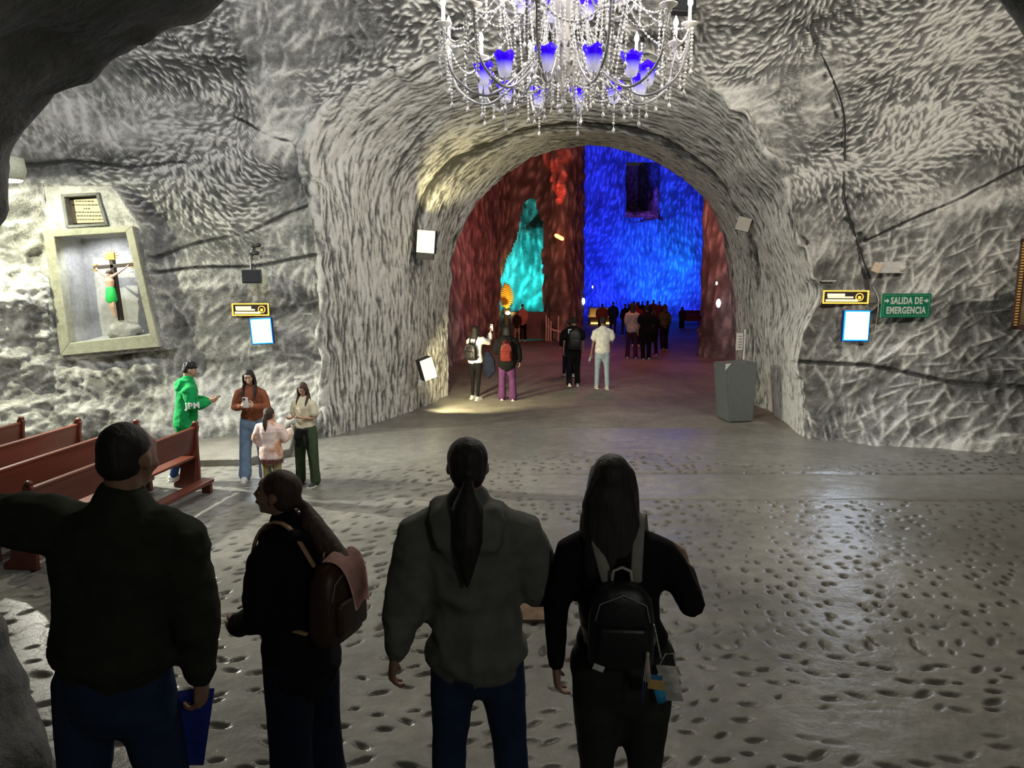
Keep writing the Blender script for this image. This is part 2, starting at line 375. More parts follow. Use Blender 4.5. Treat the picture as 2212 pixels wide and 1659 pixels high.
# long cracks (real recesses)
def crack(x0, z0, x1, z1, w=0.018, d=0.05, wb=0.06):
    t = np.clip(((PX-x0)*(x1-x0)+(PZ-z0)*(z1-z0))/((x1-x0)**2+(z1-z0)**2), 0, 1)
    cx = x0+t*(x1-x0); cz = z0+t*(z1-z0)+wb*np.sin(t*9+x0)*np.sin(t*math.pi)
    dd = np.hypot(PX-cx, PZ-cz); return d*np.exp(-(dd/w)**2)
def crp(a, b, **k):
    A = Pp(a[0], a[1], 12.8); B = Pp(b[0], b[1], 12.8); return crack(A.x, A.z, B.x, B.z, **k)
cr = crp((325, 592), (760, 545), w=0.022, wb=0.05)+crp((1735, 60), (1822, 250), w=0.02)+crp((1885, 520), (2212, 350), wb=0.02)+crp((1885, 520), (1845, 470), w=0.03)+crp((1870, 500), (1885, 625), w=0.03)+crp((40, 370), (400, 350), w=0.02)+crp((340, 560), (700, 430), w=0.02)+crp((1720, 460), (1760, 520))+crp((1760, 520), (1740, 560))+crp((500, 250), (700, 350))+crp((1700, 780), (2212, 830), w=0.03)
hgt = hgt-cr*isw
flat = inn.astype(float)
hgt = np.where(inn, 0.03+0.01*medium, hgt)
PXd = PX+Nrm[..., 0]*hgt; PYd = PY+Nrm[..., 1]*hgt; PZd = PZ+Nrm[..., 2]*np.where(PZ < 0.05, 0, hgt)
mark = np.where(isw > 0.5, np.maximum(s_wall*dens, 0.5*np.maximum(s_fine*np.clip(0.9-dens, 0, 1), s_comb))-0.32*np.clip(dens*1.3, 0.12, 1), s_arch-0.33)  # light on the ridges and shade between them put into the colour
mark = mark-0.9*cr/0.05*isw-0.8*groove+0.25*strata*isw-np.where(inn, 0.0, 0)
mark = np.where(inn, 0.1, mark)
PYd = np.where(inn, 12.28+0.01*medium, PYd)
hole = inpoly(PX, PZ, NQ) | inpoly(PX, PZ, PQ)
# hewn sockets for the flood lamps in the jambs
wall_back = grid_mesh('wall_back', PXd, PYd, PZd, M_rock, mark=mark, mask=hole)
tag(wall_back, kind='structure')
def wall_y(x, z):
    d = (PX[-rows_wall:]-x)**2+(PZ[-rows_wall:]-z)**2; i = np.unravel_index(np.argmin(d), d.shape)
    return float(PYd[-rows_wall:][i])
def on_wall(px, py, off=0.0):
    Y = 12.8
    for _ in range(8):
        p = Pp(px, py, Y); Y = 0.5*Y+0.5*wall_y(p.x, p.z)
    p = Pp(px, py, Y-off); return p
# ---------------- side walls and ceiling of the cavern
def sheet(name, P00, P10, P01, P11, nu, nv, mat, amp=0.35, sc=0.5, bulge=None, fine=0.03):
    u = np.linspace(0, 1, nu)[:, None]; v = np.linspace(0, 1, nv)[None, :]
    P = [(1-u)*(1-v)*P00[k]+u*(1-v)*P10[k]+(1-u)*v*P01[k]+u*v*P11[k] for k in range(3)]
    n = np.cross(np.array(P10)-np.array(P00), np.array(P01)-np.array(P00)).astype(float); n /= np.linalg.norm(n)
    h = amp*fbm(P[0]*sc, P[1]*sc, P[2]*sc, 4)+fine*fbm(P[0]*5, P[1]*5, P[2]*5, 2)
    if bulge is not None: h = h+bulge(u, v)
    mk = strokes(u*np.linalg.norm(np.array(P10)-np.array(P00))+0*v, v*np.linalg.norm(np.array(P01)-np.array(P00))+0*u, 0.3, 0.25, 0.06, lambda a, b: 1+2*vnoise(a*0.5, b*0.5, a*0), 0.9)-0.35
    o = grid_mesh(name, P[0]+n[0]*h, P[1]+n[1]*h, P[2]+n[2]*h, mat, mark=mk)
    return tag(o, kind='structure')
sheet('wall_left', (-10.6, 2.5, -0.3), (-10.6, 12.5, -0.3), (-10.2, 2.5, 10), (-9.6, 12.5, 10), 120, 120, M_rock)
sheet('wall_right', (10.9, 2.5, -0.3), (10.9, 12.5, -0.3), (10.6, 2.5, 10), (10.2, 12.5, 10), 120, 120, M_rock)
sheet('ceiling', (-11, 2.5, 9.2), (11.5, 2.5, 9.2), (-11, 12.5, 9.2), (11.5, 12.5, 9.2), 160, 100, M_rock)
# ---------------- portal of the gallery the photographer stands in
po = [(-2.05, -0.1), (-2.28, 0.57), (-2.50, 1.45), (-2.68, 2.45), (-2.27, 3.50), (-1.74, 3.87), (-1.14, 4.16), (-0.3, 4.66), (0.8, 5.0), (1.6, 4.62), (2.05, 4.25), (2.28, 3.98), (2.8, 3.2), (2.95, 2.0), (2.8, -0.1)]
NP = 320; A = resample(po, NP)
far_o = poly_resample([(-11, -0.3), (-11, 10.2), (11.5, 10.2), (11.5, -0.3)], NP, [100, 140, 79])
rowsP = []
c0 = np.array([0.1, 2.2])
for s in np.linspace(0, 1, 60, endpoint=False):
    k = 1.06-0.06*s; P = c0+(A-c0)*k; rowsP.append((P[:, 0], np.full(NP, -2.0+5.2*s), P[:, 1]))
for s in np.linspace(0, 1, 10, endpoint=False):
    th = s*math.pi/2; k = 1.0+0.10*(1-math.cos(th)); P = c0+(A-c0)*k; rowsP.append((P[:, 0], np.full(NP, 3.2+0.3*math.sin(th)), P[:, 1]))
for s in np.linspace(0, 1, 60)**1.3:
    P = (c0+(A-c0)*1.1)*(1-s)+far_o*s; rowsP.append((P[:, 0], np.full(NP, 3.5)-0.6*s, P[:, 1]))
X_ = np.array([r[0] for r in rowsP]); Y_ = np.array([r[1] for r in rowsP]); Z_ = np.array([r[2] for r in rowsP])
Nn = normals(X_, Y_, Z_); sg = np.sign((Nn*np.stack([0-X_, 3.0-Y_+0.5, 2.2-Z_], -1)).sum(-1)); sg[70:] = np.sign(Nn[70:, :, 1]); Nn *= sg[..., None]
hh = 0.10*fbm(X_*1.2, Y_*1.2, Z_*1.2, 4)+0.03*fbm(X_*5, Y_*5, Z_*5, 2)
wf = grid_mesh('wall_front', X_+Nn[..., 0]*hh, Y_+Nn[..., 1]*hh, Z_+Nn[..., 2]*hh, M_rockdark); tag(wf, kind='structure')
sheet('wall_gallery_end', (-3.4, -2.0, -0.2), (3.4, -2.0, -0.2), (-3.4, -2.0, 5.4), (3.4, -2.0, 5.4), 30, 30, M_rockdark, amp=0.1)
# gallery landing and steps
bm = bmesh.new()
add_box(bm, (0.1, 0.3, 0.37), (5.6, 4.7, 1.02), bevel=0.02)
mesh_from_bm('floor_gallery', bm, M_rockdark, smooth=False)['kind'] = 'structure'
for i, (y0, y1, z) in enumerate(((2.65, 3.0, 0.70), (3.0, 3.3, 0.52), (3.3, 3.6, 0.34), (3.6, 3.9, 0.17))):
    bm = bmesh.new(); add_box(bm, (0.1, (y0+y1)/2, z/2-0.1), (5.1, y1-y0, z+0.2), bevel=0.012)
    mesh_from_bm('trim_%d' % (i+1), bm, M_rockdark, smooth=False)['kind'] = 'structure'
# ---------------- cavern floor with chiselled pits
nr, ncol = 430, 760
Yr = 3.7*np.exp(np.linspace(0, math.log(13.6/3.7), nr)); s = np.linspace(-1, 1, ncol)
FY = Yr[:, None]*np.ones((1, ncol)); FX = s[None, :]*(0.52*Yr[:, None]+3.9)
def angf(a, b):
    return np.where(b < 5.6, 0.0, np.where(a < -0.6, 0.62, 1.2))+0.35*vnoise(a*0.7, b*0.7, a*0)
rowwob = 0.12*vnoise(FX*0.6, FY*0.4, FX*0)
near = strokes(FX, FY+rowwob, 0.205, 0.072, 0.026, angf, 0.85)
small = strokes(FX+rowwob, FY, 0.185, 0.042, 0.032, angf, 0.85)
lft = np.clip((-0.2-FX)/0.8, 0, 1); nearY = np.clip((6.2-FY)/0.6, 0, 1); usel = np.maximum(lft, nearY)
pit = np.clip((near*usel+small*(1-usel)-0.18)*1.6, 0, 1)
keep = np.clip((11.6+0.4*np.sin(FX)-FY)/0.5, 0, 1)
Pa = 3.13/-ratio(1078); Pb = 3.13/-ratio(1022)
stripe = (FY > Pa) & (FY < Pb) & (FX > 0.3+0.1*vnoise(FX*3, FY*3, FX*0))
patch = np.exp(-(((FX-2.6)/0.75)**2+((FY-4.55)/0.35)**2)**2)
rub = np.exp(-(((FX+3.6)/2.2)**2+((FY-9.5)/1.6)**2)**3)*0.75
keep = keep*(~stripe)*(1-patch)*(1-rub*(FX < -1.2))*np.clip(0.55+0.9*fbm(FX*0.5+3, FY*0.5, FX*0, 2)+0.6, 0.25, 1)
slab = ((FX > 0.35) & (FX < 1.1) & (FY > 7.55) & (FY < 8.5)); keep = keep*(~slab)
pit = pit*keep
und = (0.02*fbm(FX*0.7, FY*0.7, FX*0, 3)+0.006*fbm(FX*3, FY*5, FX*0, 3))*np.clip((13.3-FY)/0.8, 0, 1)
sedge = np.exp(-((FY-Pa)/0.03)**2)*(FX > 0.3)*0.02+np.exp(-((FY-Pb)/0.04)**2)*(FX > -0.2)*0.02
FZ = und-0.032*pit-sedge
mk = pit+sedge*20*0.5  # shade inside the pits painted into the floor colour
tag(grid_mesh('floor', FX, FY, FZ, M_floor, mark=mk), kind='structure')
# chamber floor
gx = np.linspace(-14, 26, 180); gy = 13.3*np.exp(np.linspace(0, math.log(62/13.3), 200))
GX = gx[None, :]*np.ones((200, 1)); GY = gy[:, None]*np.ones((1, 180))
GZ = np.array([zfloor(y) for y in gy])[:, None]+(0.035*fbm(GX*0.5, GY*0.35, GX*0, 4)+0.012*fbm(GX*2, GY*1.5, GX*0, 2))*np.clip((GY-13.7)/1.2, 0, 1)
tag(grid_mesh('floor_chamber', GX, GY, GZ-0.002, M_floor2), kind='structure')
# ---------------- far chamber walls
def far_wall(name, path, z0, z1, nu, nv, holes=(), amp=0.3, topcurve=0.0, mat=M_far, thick=0, sc=0.35, lean=None, cell=0.42):
    p = resample(path, nu, 300); z = np.linspace(z0, z1, nv)
    X = p[:, 0][:, None]*np.ones((1, nv)); Y = p[:, 1][:, None]*np.ones((1, nv)); Z = z[None, :]*np.ones((nu, 1))
    if topcurve: Y = Y-topcurve*np.clip(Z-8, 0, 20)**1.5
    if lean is not None: X = X+lean(Z)
    n = normals(X, Y, Z); sg = np.sign((n*np.stack([2-X, -Y, Z*0], -1)).sum(-1)); n *= sg[..., None]
    h = amp*fbm(X*sc, Y*sc, Z*sc*0.6, 4)+0.05*fbm(X*2.5, Y*2.5, Z*1.2, 3)
    u = np.concatenate([[0], np.cumsum(np.linalg.norm(np.diff(p, axis=0), axis=1))])[:, None]+0*Z
    st = strokes(u, Z/1.8, cell, cell*0.45, cell*0.2, lambda a, b: 1.4+1.0*vnoise(a*0.4, b*0.4, a*0), 0.9)
    h = h+st*0.10
    mask = np.zeros_like(X, bool)
    for poly in holes:
        pts = np.array(poly); ins = np.zeros_like(X, bool); j = len(pts)-1
        cam_r = Y
        for i in range(len(pts)):
            xi, zi = pts[i]; xj, zj = pts[j]
            c = ((zi > Z) != (zj > Z)) & (X < (xj-xi)*(Z-zi)/(zj-zi+1e-9)+xi); ins ^= c; j = i
        mask |= ins
    return tag(grid_mesh(name, X+n[..., 0]*h, Y+n[..., 1]*h, Z+n[..., 2]*h*0.4, mat, mark=st-0.35, mask=mask), kind='structure')
# left rock flank of the chamber
far_wall('wall_chamber_left', [(-3.0, 17.5), (-2.6, 20), (-1.9, 25), (-1.3, 31), (-0.55, 36)], -1.5, 15, 150, 110, amp=0.35)
# red front wall with the tall slanting alcove mouth
def q(px, py, Y=37.0): v = Pp(px, py, Y); return (v.x, v.z)
alc = [q(*a) for a in [(1086, 672), (1082, 612), (1097, 560), (1118, 515), (1128, 465), (1134, 438), (1148, 428), (1160, 436), (1162, 460), (1174, 480), (1172, 520), (1168, 560), (1176, 610), (1172, 672)]]
alc[0] = (alc[0][0], -2.2); alc[-1] = (alc[-1][0], -2.2)
far_wall('wall_chamber_red', [(-0.75, 35.9), (-0.2, 37.0), (1.0, 37.2), (1.6, 36.8), (2.2, 36.2), (2.75, 36.3), (3.35, 37.6), (3.75, 41), (4.3, 48), (4.9, 56)], -1.8, 14, 260, 210, holes=[alc], amp=0.22)
far_wall('wall_alcove', [(-1.6, 37.6), (-1.5, 41), (0.2, 42.6), (2.0, 42.2), (2.9, 39.5), (2.6, 37.9)], -2.0, 12, 130, 110, amp=0.5, sc=0.8)
# blue wall with the square dark gallery mouth
wn = [(lambda v: (v.x, v.z))(Pp(x, y, 57.0)) for x, y in [(1352, 352), (1425, 352), (1426, 472), (1352, 468)]]
far_wall('wall_chamber_blue', [(4.6, 56.6), (7, 57), (10.5, 57.2), (14.0, 57.0), (17.5, 56.5)], -2.4, 17, 260, 230, holes=[wn], amp=0.35, topcurve=0.16, sc=0.45, cell=0.30)
sheet('wall_window_recess', (wn[0][0]-0.5, 67.0, wn[2][1]-1), (wn[1][0]+0.5, 67.0, wn[2][1]-1), (wn[0][0]-0.5, 67.0, wn[0][1]+1), (wn[1][0]+0.5, 67.0, wn[0][1]+1), 30, 40, M_far, amp=0.2)
sheet('wall_window_sill', (wn[0][0]-0.4, 56.9, wn[2][1]-0.1), (wn[1][0]+0.4, 56.9, wn[2][1]-0.1), (wn[0][0]-0.4, 67.0, wn[2][1]+1.7), (wn[1][0]+0.4, 67.0, wn[2][1]+1.7), 50, 50, M_far, amp=0.25, sc=1.2)
sheet('wall_window_left', (wn[0][0]-0.05, 56.9, wn[2][1]-1), (wn[0][0]-0.05, 67.0, wn[2][1]-1), (wn[0][0]-0.05, 56.9, wn[0][1]+1), (wn[0][0]-0.05, 67.0, wn[0][1]+1), 20, 30, M_far, amp=0.08)
sheet('wall_window_right', (wn[1][0]+0.05, 56.9, wn[2][1]-1), (wn[1][0]+0.05, 67.0, wn[2][1]-1), (wn[1][0]+0.05, 56.9, wn[0][1]+1), (wn[1][0]+0.05, 67.0, wn[0][1]+1), 20, 30, M_far, amp=0.08)
# right rock flank
rf0 = Pp(1520, 600, 27).x
far_wall('wall_chamber_right', [(rf0+5.0, 44), (rf0+1.7, 32), (rf0, 27.2), (rf0+0.15, 25.6), (7.6, 24.6), (8.2, 21), (7.4, 18.2), (7.0, 17.0)], -1.5, 12, 160, 110, amp=0.12)
far_wall('wall_chamber_right_end', [(15.6, 58), (15.2, 50), (14.2, 42), (12, 36)], -2, 16, 60, 60)
sheet('ceiling_chamber', (-12, 18, 12.5), (24, 18, 12.5), (-12, 58, 15), (24, 58, 15), 100, 120, M_far, amp=0.5)
sheet('wall_chamber_left_back', (-8, 17.4, -1), (-1.9, 17.6, -1), (-8, 17.4, 13), (-1.9, 17.6, 13), 20, 20, M_far, amp=0.2)
sheet('wall_chamber_top', (-4.5, 17.8, 6.0), (9, 17.8, 6.0), (-4.5, 17.8, 13), (9, 17.8, 13), 20, 20, M_far, amp=0.1)
sheet('wall_chamber_right_back', (5.9, 17.6, -1), (12, 17.4, -1), (5.9, 17.6, 13), (12, 17.4, 13), 20, 20, M_far, amp=0.1)
# raised kerb along the left wall behind the group
bm = bmesh.new()
kx0, kx1 = Pp(300, 1010, 10.9).x, Pp(528, 1010, 10.9).x
prism(bm, [(kx0-2.2, 10.7), (kx1, 11.0), (kx1+0.5, 11.6), (kx1+0.2, 12.9), (kx0-2.2, 12.9)], 'z', -0.1, 0.12)
bmesh.ops.bevel(bm, geom=bm.edges[:], offset=0.015, segments=1, affect='EDGES')
mesh_from_bm('trim_5', bm, M_floor2, smooth=False)['kind'] = 'structure'
# ================================================================== PEOPLE
PENDING = []; VX = {}
def pend(name, bm, mat, parent, vox, smooth=6, extra=None, wrinkle=0.0, wscale=6.0, stretchz=1.0, seed=0):
    o = mesh_from_bm(name, bm, mat, parent)
    r = o.modifiers.new('r', 'REMESH'); r.mode = 'VOXEL'; r.voxel_size = vox; r.use_smooth_shade = True
    s_ = o.modifiers.new('s', 'SMOOTH'); s_.iterations = smooth; s_.factor = 0.5
    PENDING.append((o, extra, wrinkle, wscale, stretchz, seed)); VX[o.name] = vox; return o
def flush():
    dg = bpy.context.evaluated_depsgraph_get(); dg.update(); res = []
    for (o, ex, wr, ws, sz, sd) in PENDING: res.append(bpy.data.meshes.new_from_object(o.evaluated_get(dg)))
    for (o, ex, wr, ws, sz, sd), me in zip(PENDING, res):
        if True:
            n = len(me.vertices); co = np.empty(n*3, np.float32); me.vertices.foreach_get('co', co); co = co.reshape(-1, 3)
            nn = np.empty(n*3, np.float32); me.vertices.foreach_get('normal', nn); nn = nn.reshape(-1, 3)
            w = fbm(co[:, 0]*ws+sd, co[:, 1]*ws, co[:, 2]*ws*sz+sd, 3)
            w = (1-np.abs(w)*2.0)*0.6+0.4*fbm(co[:, 0]*ws*.4+sd, co[:, 1]*ws*.4, co[:, 2]*ws*.4, 2)
            co = co+nn*(w[:, None]*wr-0.42*VX.get(o.name, 0)); me.vertices.foreach_set('co', co.ravel().astype(np.float32))
        if ex is not None:
            bm = bmesh.new(); bm.from_mesh(me); bm.from_mesh(ex); bm.to_mesh(me); bm.free()
        me.polygons.foreach_set('use_smooth', [True]*len(me.polygons))
        old = o.data; me.name = old.name
        if not me.materials: me.materials.append(old.materials[0])
        o.modifiers.clear(); o.data = me
    PENDING.clear()
def V(*a): return Vector(a)
SKIN = {'a': plain('skin_tan', (0.42, 0.25, 0.17), 0.5, var=0.06), 'b': plain('skin_brown', (0.30, 0.17, 0.11), 0.5, var=0.06), 'c': plain('skin_light', (0.52, 0.33, 0.24), 0.5, var=0.06)}
def hairmat(n, c): return plain('hair_'+n, c, 0.68, var=0.35, scale=60, stretch=(1, 1, 0.12), bump=0.5)
H_black = hairmat('black', (0.012, 0.010, 0.010)); H_brown = hairmat('brown', (0.05, 0.028, 0.018)); H_grey = hairmat('grey', (0.10, 0.10, 0.10))
M_eye = plain('eye_white', (0.6, 0.6, 0.58), 0.2); M_iris = plain('eye_dark', (0.02, 0.012, 0.01), 0.15); M_lip = plain('lips', (0.38, 0.12, 0.10), 0.4)
M_teeth = plain('teeth', (0.8, 0.78, 0.72), 0.3)
M_sole = plain('shoe_sole_white', (0.75, 0.74, 0.70), 0.5); 
def hand(bm, w, d, pn, s, curl=0.5, thumb=1, seg=6, pinch=False):
    """w wrist, d pointing direction, pn palm normal (towards palm side), thumb = +1/-1 side"""
    d = d.normalized(); pn = (pn-d*pn.dot(d)).normalized(); lat = d.cross(pn)*thumb
    tube(bm, [w-d*0.03*s, w+d*0.01*s, w+d*0.05*s, w+d*0.088*s], [(0.026*s, 0.021*s), (0.028*s, 0.019*s), (0.040*s, 0.016*s), (0.039*s, 0.013*s)], 10, side=lat)
    L = [0.074, 0.084, 0.078, 0.060]
    for i in range(4):
        off = (0.0285-0.019*i)*s; b = w+d*(0.082-0.004*abs(i-1))*s+lat*off
        dd = (d+lat*(0.10-0.07*i)).normalized(); p = [b-dd*0.015*s, b]; a = 0.0
        for k, fr in enumerate((0.45, 0.30, 0.25)):
            a += curl*(0.75 if k == 0 else 0.95)*(1+0.08*i)
            dd2 = dd*math.cos(a)+pn*math.sin(a); p.append(p[-1]+dd2*L[i]*fr*s)
        tube(bm, p, [0.0092*s, 0.0092*s, 0.0085*s, 0.0078*s, 0.0066*s], seg, side=lat)
    b = w+d*0.022*s+lat*0.026*s; t1 = (d*0.75+lat*0.75+pn*0.25).normalized(); t2 = (d*1.0+lat*0.25+pn*(0.5+curl*0.5)).normalized()
    tube(bm, [b-t1*0.01*s, b+t1*0.036*s, b+t1*0.036*s+t2*0.030*s, b+t1*0.036*s+t2*0.054*s], [0.0125*s, 0.0115*s, 0.0098*s, 0.0078*s], seg, side=pn)
def rotz(a): return Matrix.Rotation(a, 3, 'Z')
def headrot(yaw, pitch, roll=0): return Matrix.Rotation(math.radians(yaw), 3, 'Z') @ Matrix.Rotation(math.radians(roll), 3, 'Y') @ Matrix.Rotation(math.radians(pitch), 3, 'X')
def build_head(bm, hc, R, s, female, fine=False):
    """hc: centre of the head; face looks along local +Y"""
    def B(c, r, sub=3, ro=None): ball(bm, hc+R @ (Vector(c)*s), [x*s for x in r], R if ro is None else R @ ro, sub)
    B((0, -0.012, 0.028), (0.076, 0.094, 0.088)); B((0, 0.028, -0.002), (0.067, 0.066, 0.085))
    B((0, 0.035, -0.055), (0.050, 0.052, 0.048)); B((0, 0.062, -0.088), (0.024, 0.022, 0.020), 2)
    B((0, 0.070, 0.042), (0.052, 0.026, 0.030), 2); B((0.030, 0.072, 0.020-0.0), (0.022, 0.014, 0.008), 2); B((-0.030, 0.072, 0.020), (0.022, 0.014, 0.008), 2)
    for sx in (-1, 1):
        B((sx*0.040, 0.062, -0.022), (0.023, 0.024, 0.026), 2)
        B((sx*0.077, -0.006, -0.004), (0.010, 0.020, 0.031), 2, Matrix.Rotation(0.15, 3, 'X'))
    n = [Vector((0, 0.088, 0.018)), Vector((0, 0.100, -0.004)), Vector((0, 0.113, -0.022)), Vector((0, 0.098, -0.034))]
    tube(bm, [hc+R @ (p*s) for p in n], [(0.009*s, 0.012*s), (0.010*s, 0.012*s), (0.015*s, 0.011*s), (0.014*s, 0.010*s)], 8, side=R @ Vector((1, 0, 0)))
    B((0, 0.092, -0.050), (0.022, 0.012, 0.007), 2); B((0, 0.089, -0.061), (0.019, 0.012, 0.007), 2)
def face_bits(root, hc, R, s, smile=False, lips=None):
    for sx in (-1, 1):
        bm = bmesh.new(); ball(bm, hc+R @ (Vector((sx*0.031, 0.0725, 0.004))*s), [0.0135*s, 0.009*s, 0.0065*s], R, 2); e = mesh_from_bm('eye', bm, M_eye, root)
        bm = bmesh.new(); ball(bm, hc+R @ (Vector((sx*0.031, 0.0805, 0.003))*s), [0.0055*s, 0.003*s, 0.0055*s], R, 2); mesh_from_bm('iris', bm, M_iris, e)
        bm = bmesh.new(); tube(bm, [hc+R @ (Vector(p)*s) for p in ((sx*0.014, 0.086, 0.021), (sx*0.032, 0.083, 0.026), (sx*0.050, 0.072, 0.020))], [0.0028*s, 0.004*s, 0.002*s], 6); mesh_from_bm('eyebrow', bm, H_black, root)
    bm = bmesh.new(); w = 0.030 if smile else 0.023; up = 0.008 if smile else 0.0
    tube(bm, [hc+R @ (Vector(p)*s) for p in ((-w, 0.082, -0.053+up), (-w*.5, 0.093, -0.055+up*.2), (0, 0.097, -0.056), (w*.5, 0.093, -0.055+up*.2), (w, 0.082, -0.053+up))], [0.002*s, 0.006*s, 0.0075*s, 0.006*s, 0.002*s], 6); l = mesh_from_bm('lips', bm, M_lip, root)
    if smile:
        bm = bmesh.new(); tube(bm, [hc+R @ (Vector(p)*s) for p in ((-w*.6, 0.095, -0.051), (0, 0.1035, -0.054), (w*.6, 0.095, -0.051))], [0.0015*s, 0.0032*s, 0.0015*s], 6); mesh_from_bm('teeth', bm, M_teeth, l)

def person(label, loc, H, yaw=0, female=False, skin='a', group=None, vox=0.014, top=None, pants=None, hair=None, shoes=None,
           arms=None, legs=None, lean=0.0, side_lean=0.0, head=(0, 0, 0), width=1.0, face=None, belly=0.0, curl=(0.5, 0.5), palms=None, fine=None, headscale=1.0):
    """local frame: x right, +y the way the person faces, z up. yaw turns them about z (0 = away from the camera)."""
    s = H/1.75; root = empty('person', loc, math.radians(yaw), label, 'person', group)
    top = top or {}; pants = pants or {}; hair = hair or {}
    hw = (0.155 if female else 0.178)*s*width; hipw = 0.088*s*width
    pel = V(0, 0, 0.93)*s
    sp = lambda h: V(side_lean*(h-0.93)*s*1.0, math.sin(math.radians(lean))*(h-0.93)*s, 0.93*s+math.cos(math.radians(lean))*(h-0.93)*s)
    arms = arms or {}; legs = legs or {}
    SH = {}; J = {}
    for k, sx in (('L', -1), ('R', 1)):
        u, f = arms.get(k, ((sx*0.16, -0.04, -1), (sx*0.05, 0.16, -1)))
        sh = sp(1.425)+V(sx*hw*1.02, 0, 0); u = V(*u).normalized(); f = V(*f).normalized()
        el = sh+u*0.285*s; wr = el+f*0.245*s; J[k] = (sh, el, wr, f)
        hp = pel+V(sx*hipw, 0, -0.02*s); t, c = legs.get(k, ((sx*0.05, 0.0, -1), (sx*0.02, -0.02, -1)))
        t = V(*t).normalized(); c = V(*c).normalized(); kn = hp+t*0.425*s; an = kn+c*0.405*s; J['l'+k] = (hp, kn, an, c)
    hd = V(0, 0.022*s, 0)
    hc = sp(1.625)+hd+V(0, math.sin(math.radians(lean))*0.03*s, 0); R = headrot(*head); hs = s*headscale*(0.97 if female else 1.0)
    if s < 0.8: hs = s*1.22
    hc = V(hc.x, hc.y, hc.z)
    # ---- body: one continuous skin surface
    bm = bmesh.new()
    tube(bm, [sp(z) for z in (0.90, 1.0, 1.1, 1.28, 1.40, 1.45)], [(0.15*s*width, 0.10*s), (0.14*s*width, 0.09*s), (0.12*s*width, 0.085*s), (0.14*s*width, 0.10*s), (0.15*s, 0.085*s), (0.07*s, 0.06*s)], 16)
    tube(bm, [sp(1.42), sp(1.50)+V(0, 0.005*s, 0), hc-R @ V(0, 0.02*s, 0.045*s)], [0.058*s if female else 0.066*s, 0.050*s if female else 0.060*s, 0.050*s if female else 0.058*s], 14)
    for k, sx in (('L', -1), ('R', 1)):
        sh, el, wr, f = J[k]
        tube(bm, [sp(1.40)+V(sx*0.06*s, 0, 0), sh-V(sx*0.045*s, 0, 0.025*s), sh*0.55+el*0.45, el, el*0.6+wr*0.4, wr], [0.04*s, 0.044*s, 0.040*s, 0.036*s, 0.037*s, 0.025*s], 12, side=V(0, 1, 0))
        hp, kn, an, c = J['l'+k]
        tube(bm, [hp+V(0, 0, 0.04*s), hp*0.6+kn*0.4, kn, kn*0.6+an*0.4, an], [0.075*s, 0.070*s, 0.050*s, 0.048*s, 0.034*s], 12)
        tube(bm, [an, an+V(0, 0.06*s, -0.035*s), an+V(0, 0.15*s, -0.05*s)], [0.034*s, 0.032*s, 0.022*s], 8)
    build_head(bm, hc, R, hs, female)
    hb = bmesh.new()
    for k, sx in (('L', -1), ('R', 1)):
        sh, el, wr, f = J[k]
        pn = V(*(palms[k])) if palms and k in palms else V(-sx, 0.1, 0)
        if palms and 'd'+k in palms: f = V(*palms['d'+k]).normalized()
        th = 1 if (f.cross(pn)).dot(V(0, 1, 0.3)) > 0 else -1
        hand(hb, wr+f*0.008*s, f, pn, s*(0.92 if female else 1.0), curl[0 if k == 'L' else 1], th, 6 if vox < 0.012 else 5)
    ex = bpy.data.meshes.new('hand'); bmesh.ops.recalc_face_normals(hb, faces=hb.faces[:]); hb.to_mesh(ex); hb.free()
    pend('body', bm, SKIN[skin], root, fine or vox*1.05, 3 if fine else 4, extra=ex)
    # ---- top
    b = top.get('bulk', 0.012)*s; hem = top.get('hem', 0.86); tw = top.get('w', 1.0)*width
    wz = [hem, max(hem+0.06, 0.98), 1.10, 1.22, 1.33, 1.41, 1.455, 1.485]
    if female: rw = [top.get('hemw', 0.175), 0.165, 0.135, 0.142, 0.155, 0.150, 0.105, 0.07]; rd = [0.125, 0.12, 0.100, 0.112, 0.118, 0.095, 0.075, 0.062]
    else: rw = [top.get('hemw', 0.170), 0.165, 0.155, 0.165, 0.182, 0.172, 0.12, 0.075]; rd = [0.125, 0.12, 0.112, 0.118, 0.122, 0.10, 0.08, 0.066]
    rd[0] += belly; rd[1] += belly; rd[2] += belly*0.8; rw[2] += belly*0.5
    if top.get('name') in ('tee_shirt', 'blouse', 'shirt', 'sweater'): wz = wz[:-1]; rw = rw[:-1]; rd = rd[:-1]; wz[-1] = 1.45; rw[-1] = 0.095; rd[-1] = 0.070
    bm = bmesh.new()
    off = top.get('back', 0.0)
    tube(bm, [sp(z) for z in wz], [((x*tw*s+b), (y*s+b)) for x, y in zip(rw, rd)], 20)
    sl = top.get('sleeve', 'long')
